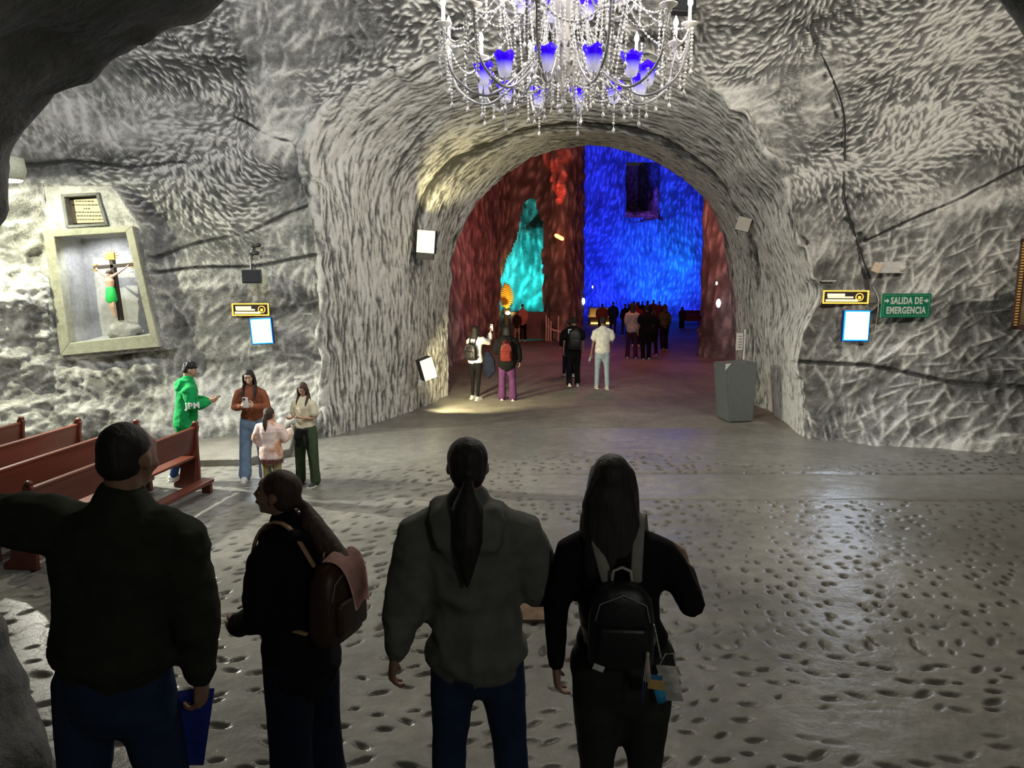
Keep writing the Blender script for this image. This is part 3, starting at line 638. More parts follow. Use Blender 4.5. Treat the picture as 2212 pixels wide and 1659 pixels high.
    for k, sx in (('L', -1), ('R', 1)):
        sh, el, wr, f = J[k]
        r0 = 0.058 if female else 0.066; sb = top.get('sbulk', 1.0)
        base = [sp(1.37)+V(sx*0.06*s, 0, 0), sh-V(sx*0.045*s, 0, 0.022*s), sh*0.80+el*0.20-V(sx*0.012*s, 0, 0)]
        if sl == 'short':
            tube(bm, base+[sh*0.5+el*0.5, sh*0.30+el*0.70], [0.05*s+b, (r0-.006)*s+b*.7, r0*s*sb+b, (r0-0.004)*s*sb+b, (r0-0.002)*s*sb+b], 14, side=V(0, 1, 0))
        elif sl == 'elbow':
            tube(bm, base+[sh*0.4+el*0.6, el+f*0.03*s], [r0*s+b, r0*s*sb+b, (r0-0.004)*s*sb+b, (r0-0.006)*s*sb+b], 14)
        else:
            tube(bm, base+[sh*0.5+el*0.5, el, el*0.55+wr*0.45, wr-f*0.03*s, wr-f*0.005*s], [0.05*s+b, (r0-.006)*s+b*.7, r0*s*sb+b, (r0-0.008)*s*sb+b, (r0-0.014)*s*sb+b, (r0-0.020)*s*sb+b, 0.036*s+b*0.8, 0.034*s+b*0.4], 14, side=V(0, 1, 0))
    if top.get('hood'):
        # folded hood resting on the upper back
        hb0 = sp(1.47)
        tube(bm, [hb0+V(x*s, y*s, z*s) for x, y, z in ((-0.085, 0.075, -0.01), (-0.115, 0.0, 0.015), (-0.09, -0.085, 0.005), (0, -0.125, -0.035), (0.09, -0.085, 0.005), (0.115, 0, 0.015), (0.085, 0.075, -0.01))], [0.022*s, 0.035*s, 0.045*s, 0.058*s, 0.045*s, 0.035*s, 0.022*s], 10)
        if top['hood'] > 1:
            tube(bm, [hb0+V(0, -0.10*s, 0.0), hb0+V(0, -0.15*s, -0.09*s), hb0+V(0, -0.13*s, -0.17*s)], [(0.15*s, 0.04*s), (0.13*s, 0.035*s), (0.06*s, 0.02*s)], 14)
    elif top.get('collar', False):
        tube(bm, [sp(1.47), sp(1.505)+V(0, -0.005*s, 0)], [0.070*s, 0.066*s], 14)
    t_o = pend(top.get('name', 'jacket'), bm, top['mat'], root, vox, top.get('smooth', 5), wrinkle=top.get('wr', 0.005)*s, wscale=7, stretchz=1.3, seed=loc[0]*3)
    # ---- trousers
    fl = pants.get('flare', 1.0); pb = pants.get('bulk', 0.010)*s; hp_w = (0.178 if female else 0.166)*pants.get('hips', 1.0)
    bm = bmesh.new()
    tube(bm, [sp(1.04), sp(0.97), V(0, 0, 0.90)*s, V(0, 0, 0.83)*s], [(0.145*s*width+pb, 0.105*s+pb), (hp_w*0.97*s*width+pb, 0.118*s+pb), (hp_w*s*width+pb, 0.128*s+pb), (hp_w*0.9*s*width+pb, 0.118*s+pb)], 18)
    for k, sx in (('L', -1), ('R', 1)):
        hp, kn, an, c = J['l'+k]; shrt = pants.get('length', 1.0); an2 = kn+(an-kn)*shrt
        th_ = pants.get('thigh', 1.0)
        tube(bm, [hp, hp*0.6+kn*0.4, kn, kn*0.45+an2*0.55, an2-c*0.01*s, an2+c*0.015*s], [0.092*s*th_*width+pb, 0.084*s*th_*width+pb, (0.058*s*fl**0.5*th_+pb), (0.054*s*fl+pb), (0.052*s*fl**1.5+pb), (0.052*s*fl**1.5+pb)], 14)
    if pants.get('skirt'):
        tube(bm, [V(0, 0, 0.92)*s, V(0, 0, 0.80)*s, V(0, 0, 0.72)*s], [(0.18*s, 0.14*s), (0.20*s, 0.16*s), (0.21*s, 0.17*s)], 18)
    pend(pants.get('name', 'trousers'), bm, pants['mat'], root, vox, 5, wrinkle=0.004*s, wscale=6, stretchz=1.2, seed=loc[0]*5+1)
    # ---- shoes
    sm = shoes or plain('shoe_black', (0.02, 0.02, 0.022), 0.5)
    for k, sx in (('L', -1), ('R', 1)):
        hp, kn, an, c = J['l'+k]
        tilt = math.atan2(c.y, -c.z); tilt = -tilt if abs(tilt) > 0.35 else 0.0
        RR = Matrix.Rotation(-tilt*0.9, 3, 'X')
        bm = bmesh.new(); a0 = an+V(0, 0, -0.02*s) if tilt else V(an.x, an.y, 0.075*s)
        pr = [V(0, -0.055, -0.025), V(0, -0.02, -0.022), V(0, 0.05, -0.028), V(0, 0.12, -0.040), V(0, 0.175, -0.048)]
        tube(bm, [a0+RR @ (p*s) for p in pr], [(0.034*s, 0.040*s), (0.040*s, 0.048*s), (0.044*s, 0.044*s), (0.048*s, 0.032*s), (0.036*s, 0.022*s)], 12, side=RR @ V(1, 0, 0))
        sh_o = mesh_from_bm('shoe', bm, sm, root)
        bm = bmesh.new(); ps = [V(-0.036, -0.085, -0.074), V(0.036, -0.085, -0.074), V(0.042, 0.0, -0.074), V(0.050, 0.11, -0.074), V(0.040, 0.185, -0.074), V(0, 0.205, -0.074), V(-0.040, 0.185, -0.074), V(-0.050, 0.11, -0.074), V(-0.042, 0, -0.074)]
        A_ = [bm.verts.new(a0+RR @ (p*s)) for p in ps]; B_ = [bm.verts.new(a0+RR @ ((p+V(0, 0, 0.024))*s)) for p in ps]
        bm.faces.new(A_); bm.faces.new(B_)
        for i in range(len(ps)): bm.faces.new((A_[i], A_[(i+1) % len(ps)], B_[(i+1) % len(ps)], B_[i]))
        mesh_from_bm('sole', bm, M_sole, sh_o, smooth=False)
    # ---- hair
    hm = hair.get('mat', H_black); st = hair.get('style', 'short'); bm = bmesh.new()
    def HB(c, r, sub=3): ball(bm, hc+R @ (Vector(c)*hs), [x*hs for x in r], R, sub)
    if st == 'short' or st == 'curly' or st == 'bald':
        HB((0, -0.020, 0.036), (0.0765, 0.090, 0.084)); HB((0, -0.038, -0.004), (0.070, 0.066, 0.068))
        if st == 'curly':
            rr = random.Random(5)
            for i in range(46):
                a = rr.uniform(0, 2*math.pi); e = rr.uniform(0.15, 1.5); HB((0.078*math.cos(a)*math.cos(e), -0.01+0.092*math.sin(a)*math.cos(e), 0.045+0.085*math.sin(e)), (0.021, 0.021, 0.021), 1)
    else:
        HB((0, -0.014, 0.038), (0.082, 0.098, 0.087)); HB((0, -0.038, -0.005), (0.074, 0.068, 0.078))
        if st == 'long':
            L_ = hair.get('len', 0.34); w_ = hair.get('w', 1.0)
            tube(bm, [hc+R @ (V(0, -0.035, 0.03)*hs), hc+R @ (V(0, -0.055, -0.06)*hs), hc+V(0, -0.075*s, -0.16*s), hc+V(0, -0.105*s, -L_*0.75*s), hc+V(0, -0.10*s, -L_*s)],
                 [(0.084*hs, 0.065*hs), (0.088*hs*w_, 0.060*hs), (0.098*hs*w_, 0.052*hs), (0.092*hs*w_, 0.036*hs), (0.050*hs*w_, 0.018*hs)], 16)
            for sx in (-1, 1):
                tube(bm, [hc+R @ (V(sx*0.068, 0.02, 0.05)*hs), hc+R @ (V(sx*0.083, 0.015, -0.02)*hs), hc+R @ (V(sx*0.085, 0.02, -0.10)*hs), hc+V(sx*0.09*s, hair.get('fr', 0.03)*s, -0.22*s), hc+V(sx*0.085*s, hair.get('fr', 0.03)*1.6*s, -L_*0.9*s)],
                     [(0.022*hs, 0.040*hs), (0.022*hs, 0.045*hs), (0.026*hs, 0.042*hs), (0.028*hs, 0.034*hs), (0.012*hs, 0.014*hs)], 10)
        if st == 'pony':
            L_ = hair.get('len', 0.30); sx = hair.get('sx', 0.0); hz = hair.get('hz', 0.02); w_ = hair.get('w', 1.0)
            b0 = hc+R @ (V(0, -0.105, hz)*hs)
            tube(bm, [hc+R @ (V(0, -0.07, hz+0.01)*hs), b0+R @ (V(0, -0.022, 0)*hs), b0+V(sx*0.3*s, -0.045*s, -0.08*s), b0+V(sx*0.7*s, -0.050*s-hair.get('out', 0)*0.6*s, -L_*0.55*s), b0+V(sx*s, -0.035*s-hair.get('out', 0)*s, -L_*s)],
                 [0.030*hs, 0.024*hs, 0.036*hs*w_, 0.034*hs*w_, 0.010*hs], 10)
    pend('hair', bm, hm, root, max(vox*0.8, 0.009), 3, wrinkle=0.003*hs, wscale=26, stretchz=0.25)
    if face is not None: face_bits(root, hc, R, hs, smile=(face == 'smile'))
    root['s'] = s
    Rz = Matrix.Rotation(math.radians(yaw), 3, 'Z'); Lw = Vector(loc)
    info = {'root': root, 's': s, 'w': lambda p: Lw+Rz @ Vector(p), 'J': J, 'sp': sp, 'hc': hc, 'yaw': math.radians(yaw), 'R': R, 'hs': hs}
    del root['s']; return info
def by_px(hx, hy, fy=None, H=None, ground=None, Y=None):
    """place a figure from the pixel of its crown and of its feet -> (location, height)"""
    if fy is not None:
        Y = 10.0
        for _ in range(60):
            z = zfloor(Y); Yn = (z-CAMZ)/ratio(fy); Y = 0.5*Y+0.5*Yn
        z = zfloor(Y)
    else: z = ground
    top = Pp(hx, hy, Y); return (top.x, Y, z), (top.z-z)
def backpack(label, info, mat, size=(0.29, 0.16, 0.42), zc=1.20, strapmat=None, group=None, shape='std', handle=None, dx=0.0, extra=None, dy=0.0, pf=0.0, sr=0.022):
    s = info['s']; root = empty('backpack', info['w']((0, 0, 0)), info['yaw'], label, 'backpack', group)
    c = info['sp'](zc)+V(dx*s, (-0.115-size[1]*0.5-dy)*s, 0); w, d, h = [x*s for x in size]
    bm = bmesh.new()
    zs = [-0.5, -0.46, -0.3, 0.05, 0.3, 0.44, 0.5] if shape == 'std' else [-0.5, -0.47, -0.2, 0.1, 0.32, 0.45, 0.5]
    rw = [0.34, 0.48, 0.5, 0.49, 0.44, 0.32, 0.10]
    seg = 20; rings = []
    for zz, r in zip(zs, rw):
        ring = []
        for k in range(seg):
            a = 2*math.pi*k/seg; e = 0.62
            ring.append(bm.verts.new(c+V(math.copysign(abs(math.cos(a))**e, math.cos(a))*w*r, math.copysign(abs(math.sin(a))**e, math.sin(a))*d*(r+0.02), zz*h)))
        rings.append(ring)
    for i in range(len(rings)-1):
        for k in range(seg): bm.faces.new((rings[i][k], rings[i][(k+1) % seg], rings[i+1][(k+1) % seg], rings[i+1][k]))
    bm.faces.new(rings[0]); bm.faces.new(rings[-1])
    mesh_from_bm('pack_body', bm, mat, root)
    bm = bmesh.new(); add_box(bm, c+V(0, -d*0.52, -h*0.16), (w*0.72, d*0.28, h*0.42), bevel=min(w, h)*0.07); mesh_from_bm('front_pocket', bm, mat, root)
    bm = bmesh.new(); tube(bm, [c+V(-w*0.40, -d*0.42, h*0.10), c+V(-w*0.34, -d*0.46, h*0.30), c+V(0, -d*0.48, h*0.42), c+V(w*0.34, -d*0.46, h*0.30), c+V(w*0.40, -d*0.42, h*0.10)], [0.003*s]*5, 5); mesh_from_bm('zip', bm, plain('zip_grey', (0.25, 0.25, 0.26), 0.4), root)
    sm = strapmat or mat
    for sx in (-1, 1):
        bm = bmesh.new(); hwid = 0.085*s
        p0 = c+V(sx*w*0.22, d*0.40, h*0.44); sh = info['sp'](1.50)
        Q_ = resample([tuple(v_) for v_ in [p0, V(sh.x+sx*0.085*s, sh.y-(0.06+pf)*s, sh.z+(pf-0.005)*s), V(sh.x+sx*0.10*s, sh.y+0.02*s, sh.z+(0.01+pf*.6)*s), info['sp'](1.42)+V(sx*0.110*s, (0.09+pf*.2)*s, 0), info['sp'](1.27)+V(sx*0.125*s, (0.10+pf*.2)*s, 0), info['sp'](1.10)+V(sx*0.135*s, 0.06*s, 0), c+V(sx*w*0.45, d*0.45, -h*0.35)]], 26, 120)
        tube(bm, [V(*v_) for v_ in Q_], [(sr*s, 0.006*s)]*26, 8, side=V(1, 0, 0)); mesh_from_bm('strap', bm, sm, root)
    bm = bmesh.new(); q = c+V(0, d*0.2, h*0.48)
    tube(bm, [q+V(-0.035*s, 0, 0), q+V(-0.03*s, 0, 0.035*s), q+V(0, 0, 0.048*s), q+V(0.03*s, 0, 0.035*s), q+V(0.035*s, 0, 0)], [0.006*s]*5, 6); mesh_from_bm('handle', bm, handle or sm, root)
    return root, c, (w, d, h)
def phone(label, loc, rot, mat=None):
    root = empty('phone', loc, 0, label, 'phone'); root.rotation_euler = rot
    bm = bmesh.new(); add_box(bm, (0, 0, 0), (0.074, 0.009, 0.152), bevel=0.004); mesh_from_bm('case', bm, mat or plain('phone_white', (0.8, 0.8, 0.8), 0.3), root)
    bm = bmesh.new(); add_box(bm, (-0.015, -0.006, 0.052), (0.034, 0.004, 0.036), bevel=0.0015); cb = mesh_from_bm('camera_bump', bm, plain('phone_lens', (0.05, 0.05, 0.05), 0.2), root)
    bm = bmesh.new(); add_box(bm, (0, 0.0052, 0), (0.068, 0.001, 0.145)); mesh_from_bm('screen', bm, emis('phone_screen', (0.6, 0.75, 1.0), 0.8), root)
    return root
K = {n: cloth(n, c) for n, c in dict(olive=(0.026, 0.029, 0.020), navy=(0.010, 0.014, 0.030), black=(0.007, 0.007, 0.008), grey=(0.13, 0.135, 0.122), denimdark=(0.018, 0.035, 0.075), denim=(0.17, 0.25, 0.36), denimpale=(0.34, 0.44, 0.52),
     charcoal=(0.030, 0.034, 0.030), green=(0.01, 0.30, 0.08), brown=(0.24, 0.085, 0.045), pink=(0.75, 0.55, 0.50), cream=(0.62, 0.57, 0.42), army=(0.045, 0.070, 0.035), white=(0.78, 0.78, 0.74), purple=(0.10, 0.035, 0.11), maroon=(0.13, 0.02, 0.018), rust=(0.20, 0.06, 0.04),
     blue=(0.02, 0.05, 0.12), lightgrey=(0.42, 0.42, 0.42), plum=(0.06, 0.02, 0.05), khaki=(0.30, 0.26, 0.14), rosy=(0.55, 0.28, 0.26)).items()}
M_whiteshoe = plain('shoe_white', (0.62, 0.61, 0.57), 0.5); M_blackshoe = plain('shoe_black', (0.02, 0.02, 0.022), 0.5)
# ------------------------------------------------------------ four people in the foreground on the landing
loc, H = by_px(258, 908, Y=2.20, ground=0.88); loc = (loc[0]-0.095, loc[1], loc[2])
m1 = person('man in dark olive jacket pointing his left arm out past the pews', loc, H, yaw=2, vox=0.013, skin='b', top=dict(mat=K['olive'], bulk=0.026, hem=1.00, hemw=0.172, w=1.03, collar=True, wr=0.014, sbulk=1.08), belly=0.015,
            pants=dict(mat=K['denimdark'], bulk=0.016, flare=1.15), hair=dict(style='short', mat=H_black), shoes=M_blackshoe, width=0.97, side_lean=0.14,
            arms={'L': ((-1, 0.12, 0.06), (-1, 0.35, 0.22)), 'R': ((0.09, -0.02, -1), (-0.02, 0.10, -1))}, legs={'L': ((-0.10, 0, -1), (-0.03, 0, -1)), 'R': ((0.12, 0.03, -1), (0.02, -0.03, -1))}, head=(-14, -6, 2), curl=(0.1, 0.75), palms={'R': (-1, 0.2, 0), 'L': (0, 0.3, -1)}, fine=0.010)
# the folder in his right hand
wr = m1['J']['R'][2]; s = m1['s']; wp = m1['w'](wr+V(-0.015, 0.02, -0.10)*s)
fo = empty('folder', wp, math.radians(12), 'blue paper folder hanging from the right hand of the man in olive', 'folder')
bm = bmesh.new(); u = np.linspace(-0.5, 0.5, 9); 
vs = [[bm.verts.new((-0.03+x*0.155-0.05*(0.5-z), 0.012*math.cos(x*3)+0.010*z, z*0.27-0.10)) for x in u] for z in np.linspace(-0.5, 0.5, 9)]
for i in range(8):
    for j in range(8): bm.faces.new((vs[i][j], vs[i][j+1], vs[i+1][j+1], vs[i+1][j]))
r_ = bmesh.ops.solidify(bm, geom=bm.faces[:], thickness=0.004)
mesh_from_bm('cover', bm, plain('folder_blue', (0.03, 0.06, 0.30), 0.4), fo)
loc, H = by_px(632, 1012, Y=2.86, ground=0.70)
m2 = person('woman with long wavy ponytail in black hoodie looking up to the left', loc, H, yaw=68, female=True, vox=0.013, skin='b', top=dict(mat=K['black'], bulk=0.030, hem=0.80, hemw=0.165, hood=1, wr=0.012, name='hoodie', sbulk=1.05, w=1.05),
            pants=dict(mat=K['navy'], bulk=0.02, flare=1.55, hips=1.02, thigh=1.1), hair=dict(style='pony', mat=H_brown, len=0.44, hz=-0.02, out=0.26, w=1.75), lean=5,
            arms={'L': ((-0.15, 0.05, -1), (0.3, 0.75, -0.45)), 'R': ((0.10, 0.02, -1), (-0.35, 0.75, -0.35))}, head=(14, 10, 0), face='calm', fine=0.007)
loc, H = by_px(1008, 943, Y=2.50, ground=0.88); loc = (loc[0]+0.03, loc[1], loc[2])
m3 = person('person with low ponytail in loose grey hooded cardigan and blue jeans', loc, H, yaw=0, female=False, vox=0.013, skin='b', top=dict(mat=K['grey'], bulk=0.030, hem=0.90, hemw=0.195, w=1.0, hood=2, wr=0.015, name='cardigan', sbulk=1.1),
            pants=dict(mat=K['denimdark'], bulk=0.014, flare=1.15), hair=dict(style='pony', mat=H_black, len=0.36, hz=-0.035, w=1.75, out=0.06), width=0.95, side_lean=-0.045,
            arms={'L': ((-0.24, -0.10, -1), (-0.20, -0.05, -1)), 'R': ((0.38, -0.05, -1), (-0.15, 0.95, 0.55))}, legs={'L': ((-0.07, 0.02, -1), (-0.04, -0.04, -1)), 'R': ((0.10, 0.08, -1), (0.06, -0.10, -1))}, head=(4, -4, 0), curl=(0.55, 0.6), palms={'L': (1, 0.3, 0)}, fine=0.010)
loc, H = by_px(1322, 978, Y=2.41, ground=0.88); loc = (loc[0]+0.055, loc[1], loc[2])
m4 = person('woman with long straight black hair in black top carrying a small backpack', loc, H, yaw=-4, female=True, vox=0.013, skin='a', top=dict(mat=K['black'], bulk=0.010, hem=0.97, hemw=0.150, w=1.02, wr=0.004, name='sweater', sbulk=1.0),
            pants=dict(mat=K['charcoal'], bulk=0.010, flare=1.12, hips=1.10, thigh=1.08), hair=dict(style='long', mat=H_black, len=0.40, w=1.22, fr=-0.01), 
            arms={'L': ((-0.20, -0.05, -1), (0.02, 0.08, -1)), 'R': ((0.50, -0.10, -1), (0.05, 1.0, 0.20))}, legs={'L': ((0.0, 0.05, -1), (0.03, -0.05, -1)), 'R': ((0.02, 0.08, -1), (0.02, -0.1, -1))}, head=(-12, -3, 0), curl=(0.45, 0.6), palms={'L': (1, 0.2, 0)}, fine=0.010, width=1.03, side_lean=-0.08)
bp, bc, (bw, bd, bh) = backpack('small black backpack with grey straps on the long haired woman', m4, plain('pack_black', (0.008, 0.008, 0.010), 0.45, bump=0.2), size=(0.235, 0.12, 0.31), zc=1.175, strapmat=cloth('strap_grey', (0.26, 0.25, 0.22)), handle=plain('handle_pale', (0.45, 0.43, 0.36), 0.6), dx=-0.005)
s = m4['s']
# tags and tassel hanging from the pack
def dangle(name, off, size, mat, rz=0.0):
    bm = bmesh.new(); add_box(bm, bc+V(*off)*s, [x*s for x in size], rot=Matrix.Rotation(rz, 3, 'Y'), bevel=0.0015); return mesh_from_bm(name, bm, mat, bp)
bm = bmesh.new()
q = bc+V(0.085, -0.085, -0.08)*s
for i in range(9):
    a = i/9*6.28; tube(bm, [q+V(0.004*math.cos(a), 0.004*math.sin(a), 0)*s, q+V(0.012*math.cos(a), 0.012*math.sin(a), -0.085)*s], [0.0022*s, 0.003*s], 5)
ball(bm, q+V(0, 0, 0.008)*s, (0.008*s, 0.008*s, 0.014*s), sub=1); mesh_from_bm('tassel', bm, plain('tassel_pale', (0.5, 0.47, 0.38), 0.7), bp)
dangle('name_tag', (0.118, -0.080, -0.185), (0.055, 0.003, 0.036), plain('tag_yellow', (0.55, 0.38, 0.12), 0.5), 0.12); dangle('name_tag', (0.112, -0.078, -0.158), (0.055, 0.003, 0.018), plain('tag_blue', (0.03, 0.18, 0.35), 0.5), 0.12)
dangle('label_patch', (-0.082, -0.088, -0.125), (0.040, 0.004, 0.022), plain('patch_white', (0.6, 0.6, 0.57), 0.6), 0.35)
bm = bmesh.new(); tube(bm, [bc+V(0.075, -0.085, -0.12)*s, bc+V(0.072, -0.087, -0.2)*s, bc+V(0.075, -0.085, -0.25)*s], [0.003*s]*3, 6); mesh_from_bm('cord', bm, plain('cord_blue', (0.02, 0.04, 0.25), 0.6), bp)
bm = bmesh.new()
for i in range(7): 
    tube(bm, [bc+V(0.105+0.004*i, -0.06, 0.03-0.018*i)*s, bc+V(0.109+0.004*i, -0.064, 0.015-0.018*i)*s], [0.004*s, 0.004*s], 6)
mesh_from_bm('chain', bm, plain('metal_pale', (0.7, 0.68, 0.6), 0.25, metal=1.0), bp)
# face mask hanging at her right hip
mk_ = empty('face_mask', m4['w'](V(0.150, -0.135, 1.00)*s), 0.1, 'white and blue face mask hanging beside the black backpack', 'face mask')
bm = bmesh.new()
vs = [[bm.verts.new(V((x-0.5)*0.085+0.02*z, 0.012*math.sin(z*25), -z*0.14-0.012*x)*s) for x in np.linspace(0, 1, 5)] for z in np.linspace(0, 1, 12)]
for i in range(11):
    for j in range(4): bm.faces.new((vs[i][j], vs[i][j+1], vs[i+1][j+1], vs[i+1][j]))
bmesh.ops.solidify(bm, geom=bm.faces[:], thickness=0.003); mesh_from_bm('mask_panel', bm, plain('mask_white', (0.65, 0.65, 0.60), 0.8), mk_)
bm = bmesh.new(); add_box(bm, V(-0.028, -0.012, -0.115)*s, V(0.035, 0.004, 0.06)*s, rot=Matrix.Rotation(-0.3, 3, 'Y')); mesh_from_bm('mask_lining', bm, plain('mask_blue', (0.02, 0.32, 0.62), 0.7), mk_)
bm = bmesh.new(); tube(bm, [V(-0.03, 0, 0)*s, V(-0.01, 0, 0.04)*s, V(0.02, 0, 0.04)*s, V(0.03, 0, -0.01)*s], [0.0018*s]*4, 5); mesh_from_bm('ear_loop', bm, plain('mask_white', (0.65, 0.65, 0.60), 0.8), mk_)
# glasses arm beside her cheek
bm = bmesh.new(); hcw = m4['hc']; Rh = m4['R']; hs_ = m4['hs']
tube(bm, [hcw+Rh @ (V(0.080, 0.0, 0.015)*hs_), hcw+Rh @ (V(0.084, 0.05, 0.015)*hs_), hcw+Rh @ (V(0.070, 0.105, 0.012)*hs_), hcw+Rh @ (V(0.02, 0.118, 0.010)*hs_)], [0.002]*4, 6); mesh_from_bm('eyeglasses', bm, plain('metal_pale', (0.7, 0.68, 0.6), 0.25, metal=1.0), m4['root'])
# brown backpack of the woman in profile
bp2, c2, d2 = backpack('brown leather backpack with tan strap and pink scarf on the ponytail woman', m2, plain('leather_dark', (0.045, 0.022, 0.012), 0.5), size=(0.28, 0.15, 0.36), zc=1.19, strapmat=plain('strap_tan', (0.42, 0.26, 0.14), 0.5), dy=0.03, pf=0.022, sr=0.014)
s = m2['s']; bm = bmesh.new()
vs = [[bm.verts.new(c2+V((x-0.5)*0.19*(1-0.45*z), -0.035-0.10*z-0.02*math.sin(z*3), 0.205-0.04*z-0.17*z*z+0.012*math.sin(x*6+z*4))*s) for x in np.linspace(0, 1, 8)] for z in np.linspace(-0.15, 1, 10)]
for i in range(9):
    for j in range(7): bm.faces.new((vs[i][j], vs[i][j+1], vs[i+1][j+1], vs[i+1][j]))
bmesh.ops.solidify(bm, geom=bm.faces[:], thickness=0.006); sc_ = mesh_from_bm('scarf', bm, plain('scarf_pink', (0.55, 0.32, 0.28), 0.8), bp2)
# ------------------------------------------------------------ family beside the pews
loc, H = by_px(392, 782, fy=1040)
g1 = person('man in bright green hoodie looking down at his phone beside pew', loc, H, yaw=-62, vox=0.012, skin='a', top=dict(mat=K['green'], bulk=0.032, hem=0.84, hemw=0.17, hood=2, wr=0.009, name='hoodie', sbulk=1.12), belly=0.01,
            pants=dict(mat=K['blue'], bulk=0.014), shoes=M_whiteshoe, hair=dict(style='curly'), lean=6, head=(0, -22, 0), face='calm',
            arms={'L': ((-0.15, 0.12, -1), (0.35, 1, 0.05)), 'R': ((0.2, 0.1, -1), (-0.35, 1, 0.10))}, palms={'L': (0.4, 0, 1), 'R': (-0.4, 0, 1)}, curl=(0.5, 0.5), legs={'L': ((-0.1, -0.25, -1), (-0.02, -0.25, -1)), 'R': ((0.06, 0.15, -1), (0, 0.02, -1))})
hp_ = g1['w']((g1['J']['L'][2]+g1['J']['R'][2])*0.5+V(0, 0.10, 0.03)*g1['s'])
phone('dark phone in the hands of the man in green', hp_, (math.radians(-65), 0, math.radians(-62)), plain('phone_dark', (0.03, 0.03, 0.04), 0.3))
# letters on his sleeve
sh, el, wr_, f_ = g1['J']['R']
pT = el*0.62+sh*0.38+V(0.088, -0.02, 0.02)*g1['s']
LET = (g1['root'], el+V(0.070, 0.0, 0.02)*g1['s'])
loc, H = by_px(541, 792, fy=1036)
g2 = person('smiling woman in brown sweater and jeans holding up a white phone', loc, H, yaw=186, female=True, vox=0.012, skin='c', top=dict(mat=K['brown'], bulk=0.020, hem=0.97, hemw=0.16, wr=0.007, name='sweater'), lean=9,
            pants=dict(mat=K['denim'], bulk=0.022, flare=1.35, hips=1.02, thigh=1.08), shoes=M_whiteshoe, hair=dict(style='long', len=0.38, w=1.05, fr=0.06), head=(0, -18, 4), face='smile',
            arms={'L': ((-0.28, 0.10, -1), (0.62, 0.85, 0.22)), 'R': ((0.28, 0.10, -1), (-0.62, 0.85, 0.22))}, palms={'L': (0.8, -0.2, 0.4), 'R': (-0.8, -0.2, 0.4), 'dL': (0.75, 0.45, 0.45), 'dR': (-0.75, 0.45, 0.45)}, curl=(0.45, 0.45), fine=0.009,
            legs={'L': ((-0.08, 0.04, -1), (-0.03, -0.04, -1)), 'R': ((0.14, 0.0, -1), (0.06, 0, -1))})
hp_ = g2['w']((g2['J']['L'][2]+g2['J']['R'][2])*0.5+V(0, 0.11, 0.085)*g2['s'])
phone('white phone held up by the smiling woman in brown', hp_, (math.radians(12), 0, 0.05))
loc, H = by_px(580, 882, fy=1078)
g3 = person('small girl in pink tie-dye sweatshirt with ponytail seen from behind', loc, H, yaw=-8, female=True, vox=0.010, skin='c', top=dict(mat=None, bulk=0.045, hem=0.82, hemw=0.17, wr=0.010, name='sweatshirt', sbulk=1.2, w=1.08),
            pants=dict(mat=K['khaki'], bulk=0.02, flare=1.2), shoes=M_whiteshoe, hair=dict(style='pony', mat=H_brown, len=0.34, hz=0.03, w=1.1), head=(-6, 4, 0),
            arms={'L': ((-0.45, -0.05, -1), (0.30, 0.45, -0.7)), 'R': ((0.4, 0.25, -1), (0.1, 0.9, 0.5))}) if False else None
M_tie = plain('cloth_tiedye', (0.72, 0.50, 0.44), 0.9, scale=6); 
r_ = [n for n in M_tie.node_tree.nodes if n.type == 'VALTORGB'][0].color_ramp; r_.elements[0].color = (0.55, 0.26, 0.14, 1); r_.elements[0].position = 0.38; r_.elements[1].color = (0.85, 0.66, 0.60, 1); r_.elements[1].position = 0.52
g3 = person('small girl in pink tie-dye sweatshirt with ponytail seen from behind', loc, H, yaw=-8, female=True, vox=0.010, skin='c', top=dict(mat=M_tie, bulk=0.045, hem=0.82, hemw=0.17, wr=0.010, name='sweatshirt', sbulk=1.2, w=1.08),
            pants=dict(mat=K['khaki'], bulk=0.02, flare=1.2), shoes=M_whiteshoe, hair=dict(style='pony', mat=H_brown, len=0.34, hz=0.03, w=1.1), head=(-6, 4, 0),
            arms={'L': ((-0.45, -0.05, -1), (0.30, 0.45, -0.7)), 'R': ((0.4, 0.25, -1), (0.1, 0.9, 0.5))})
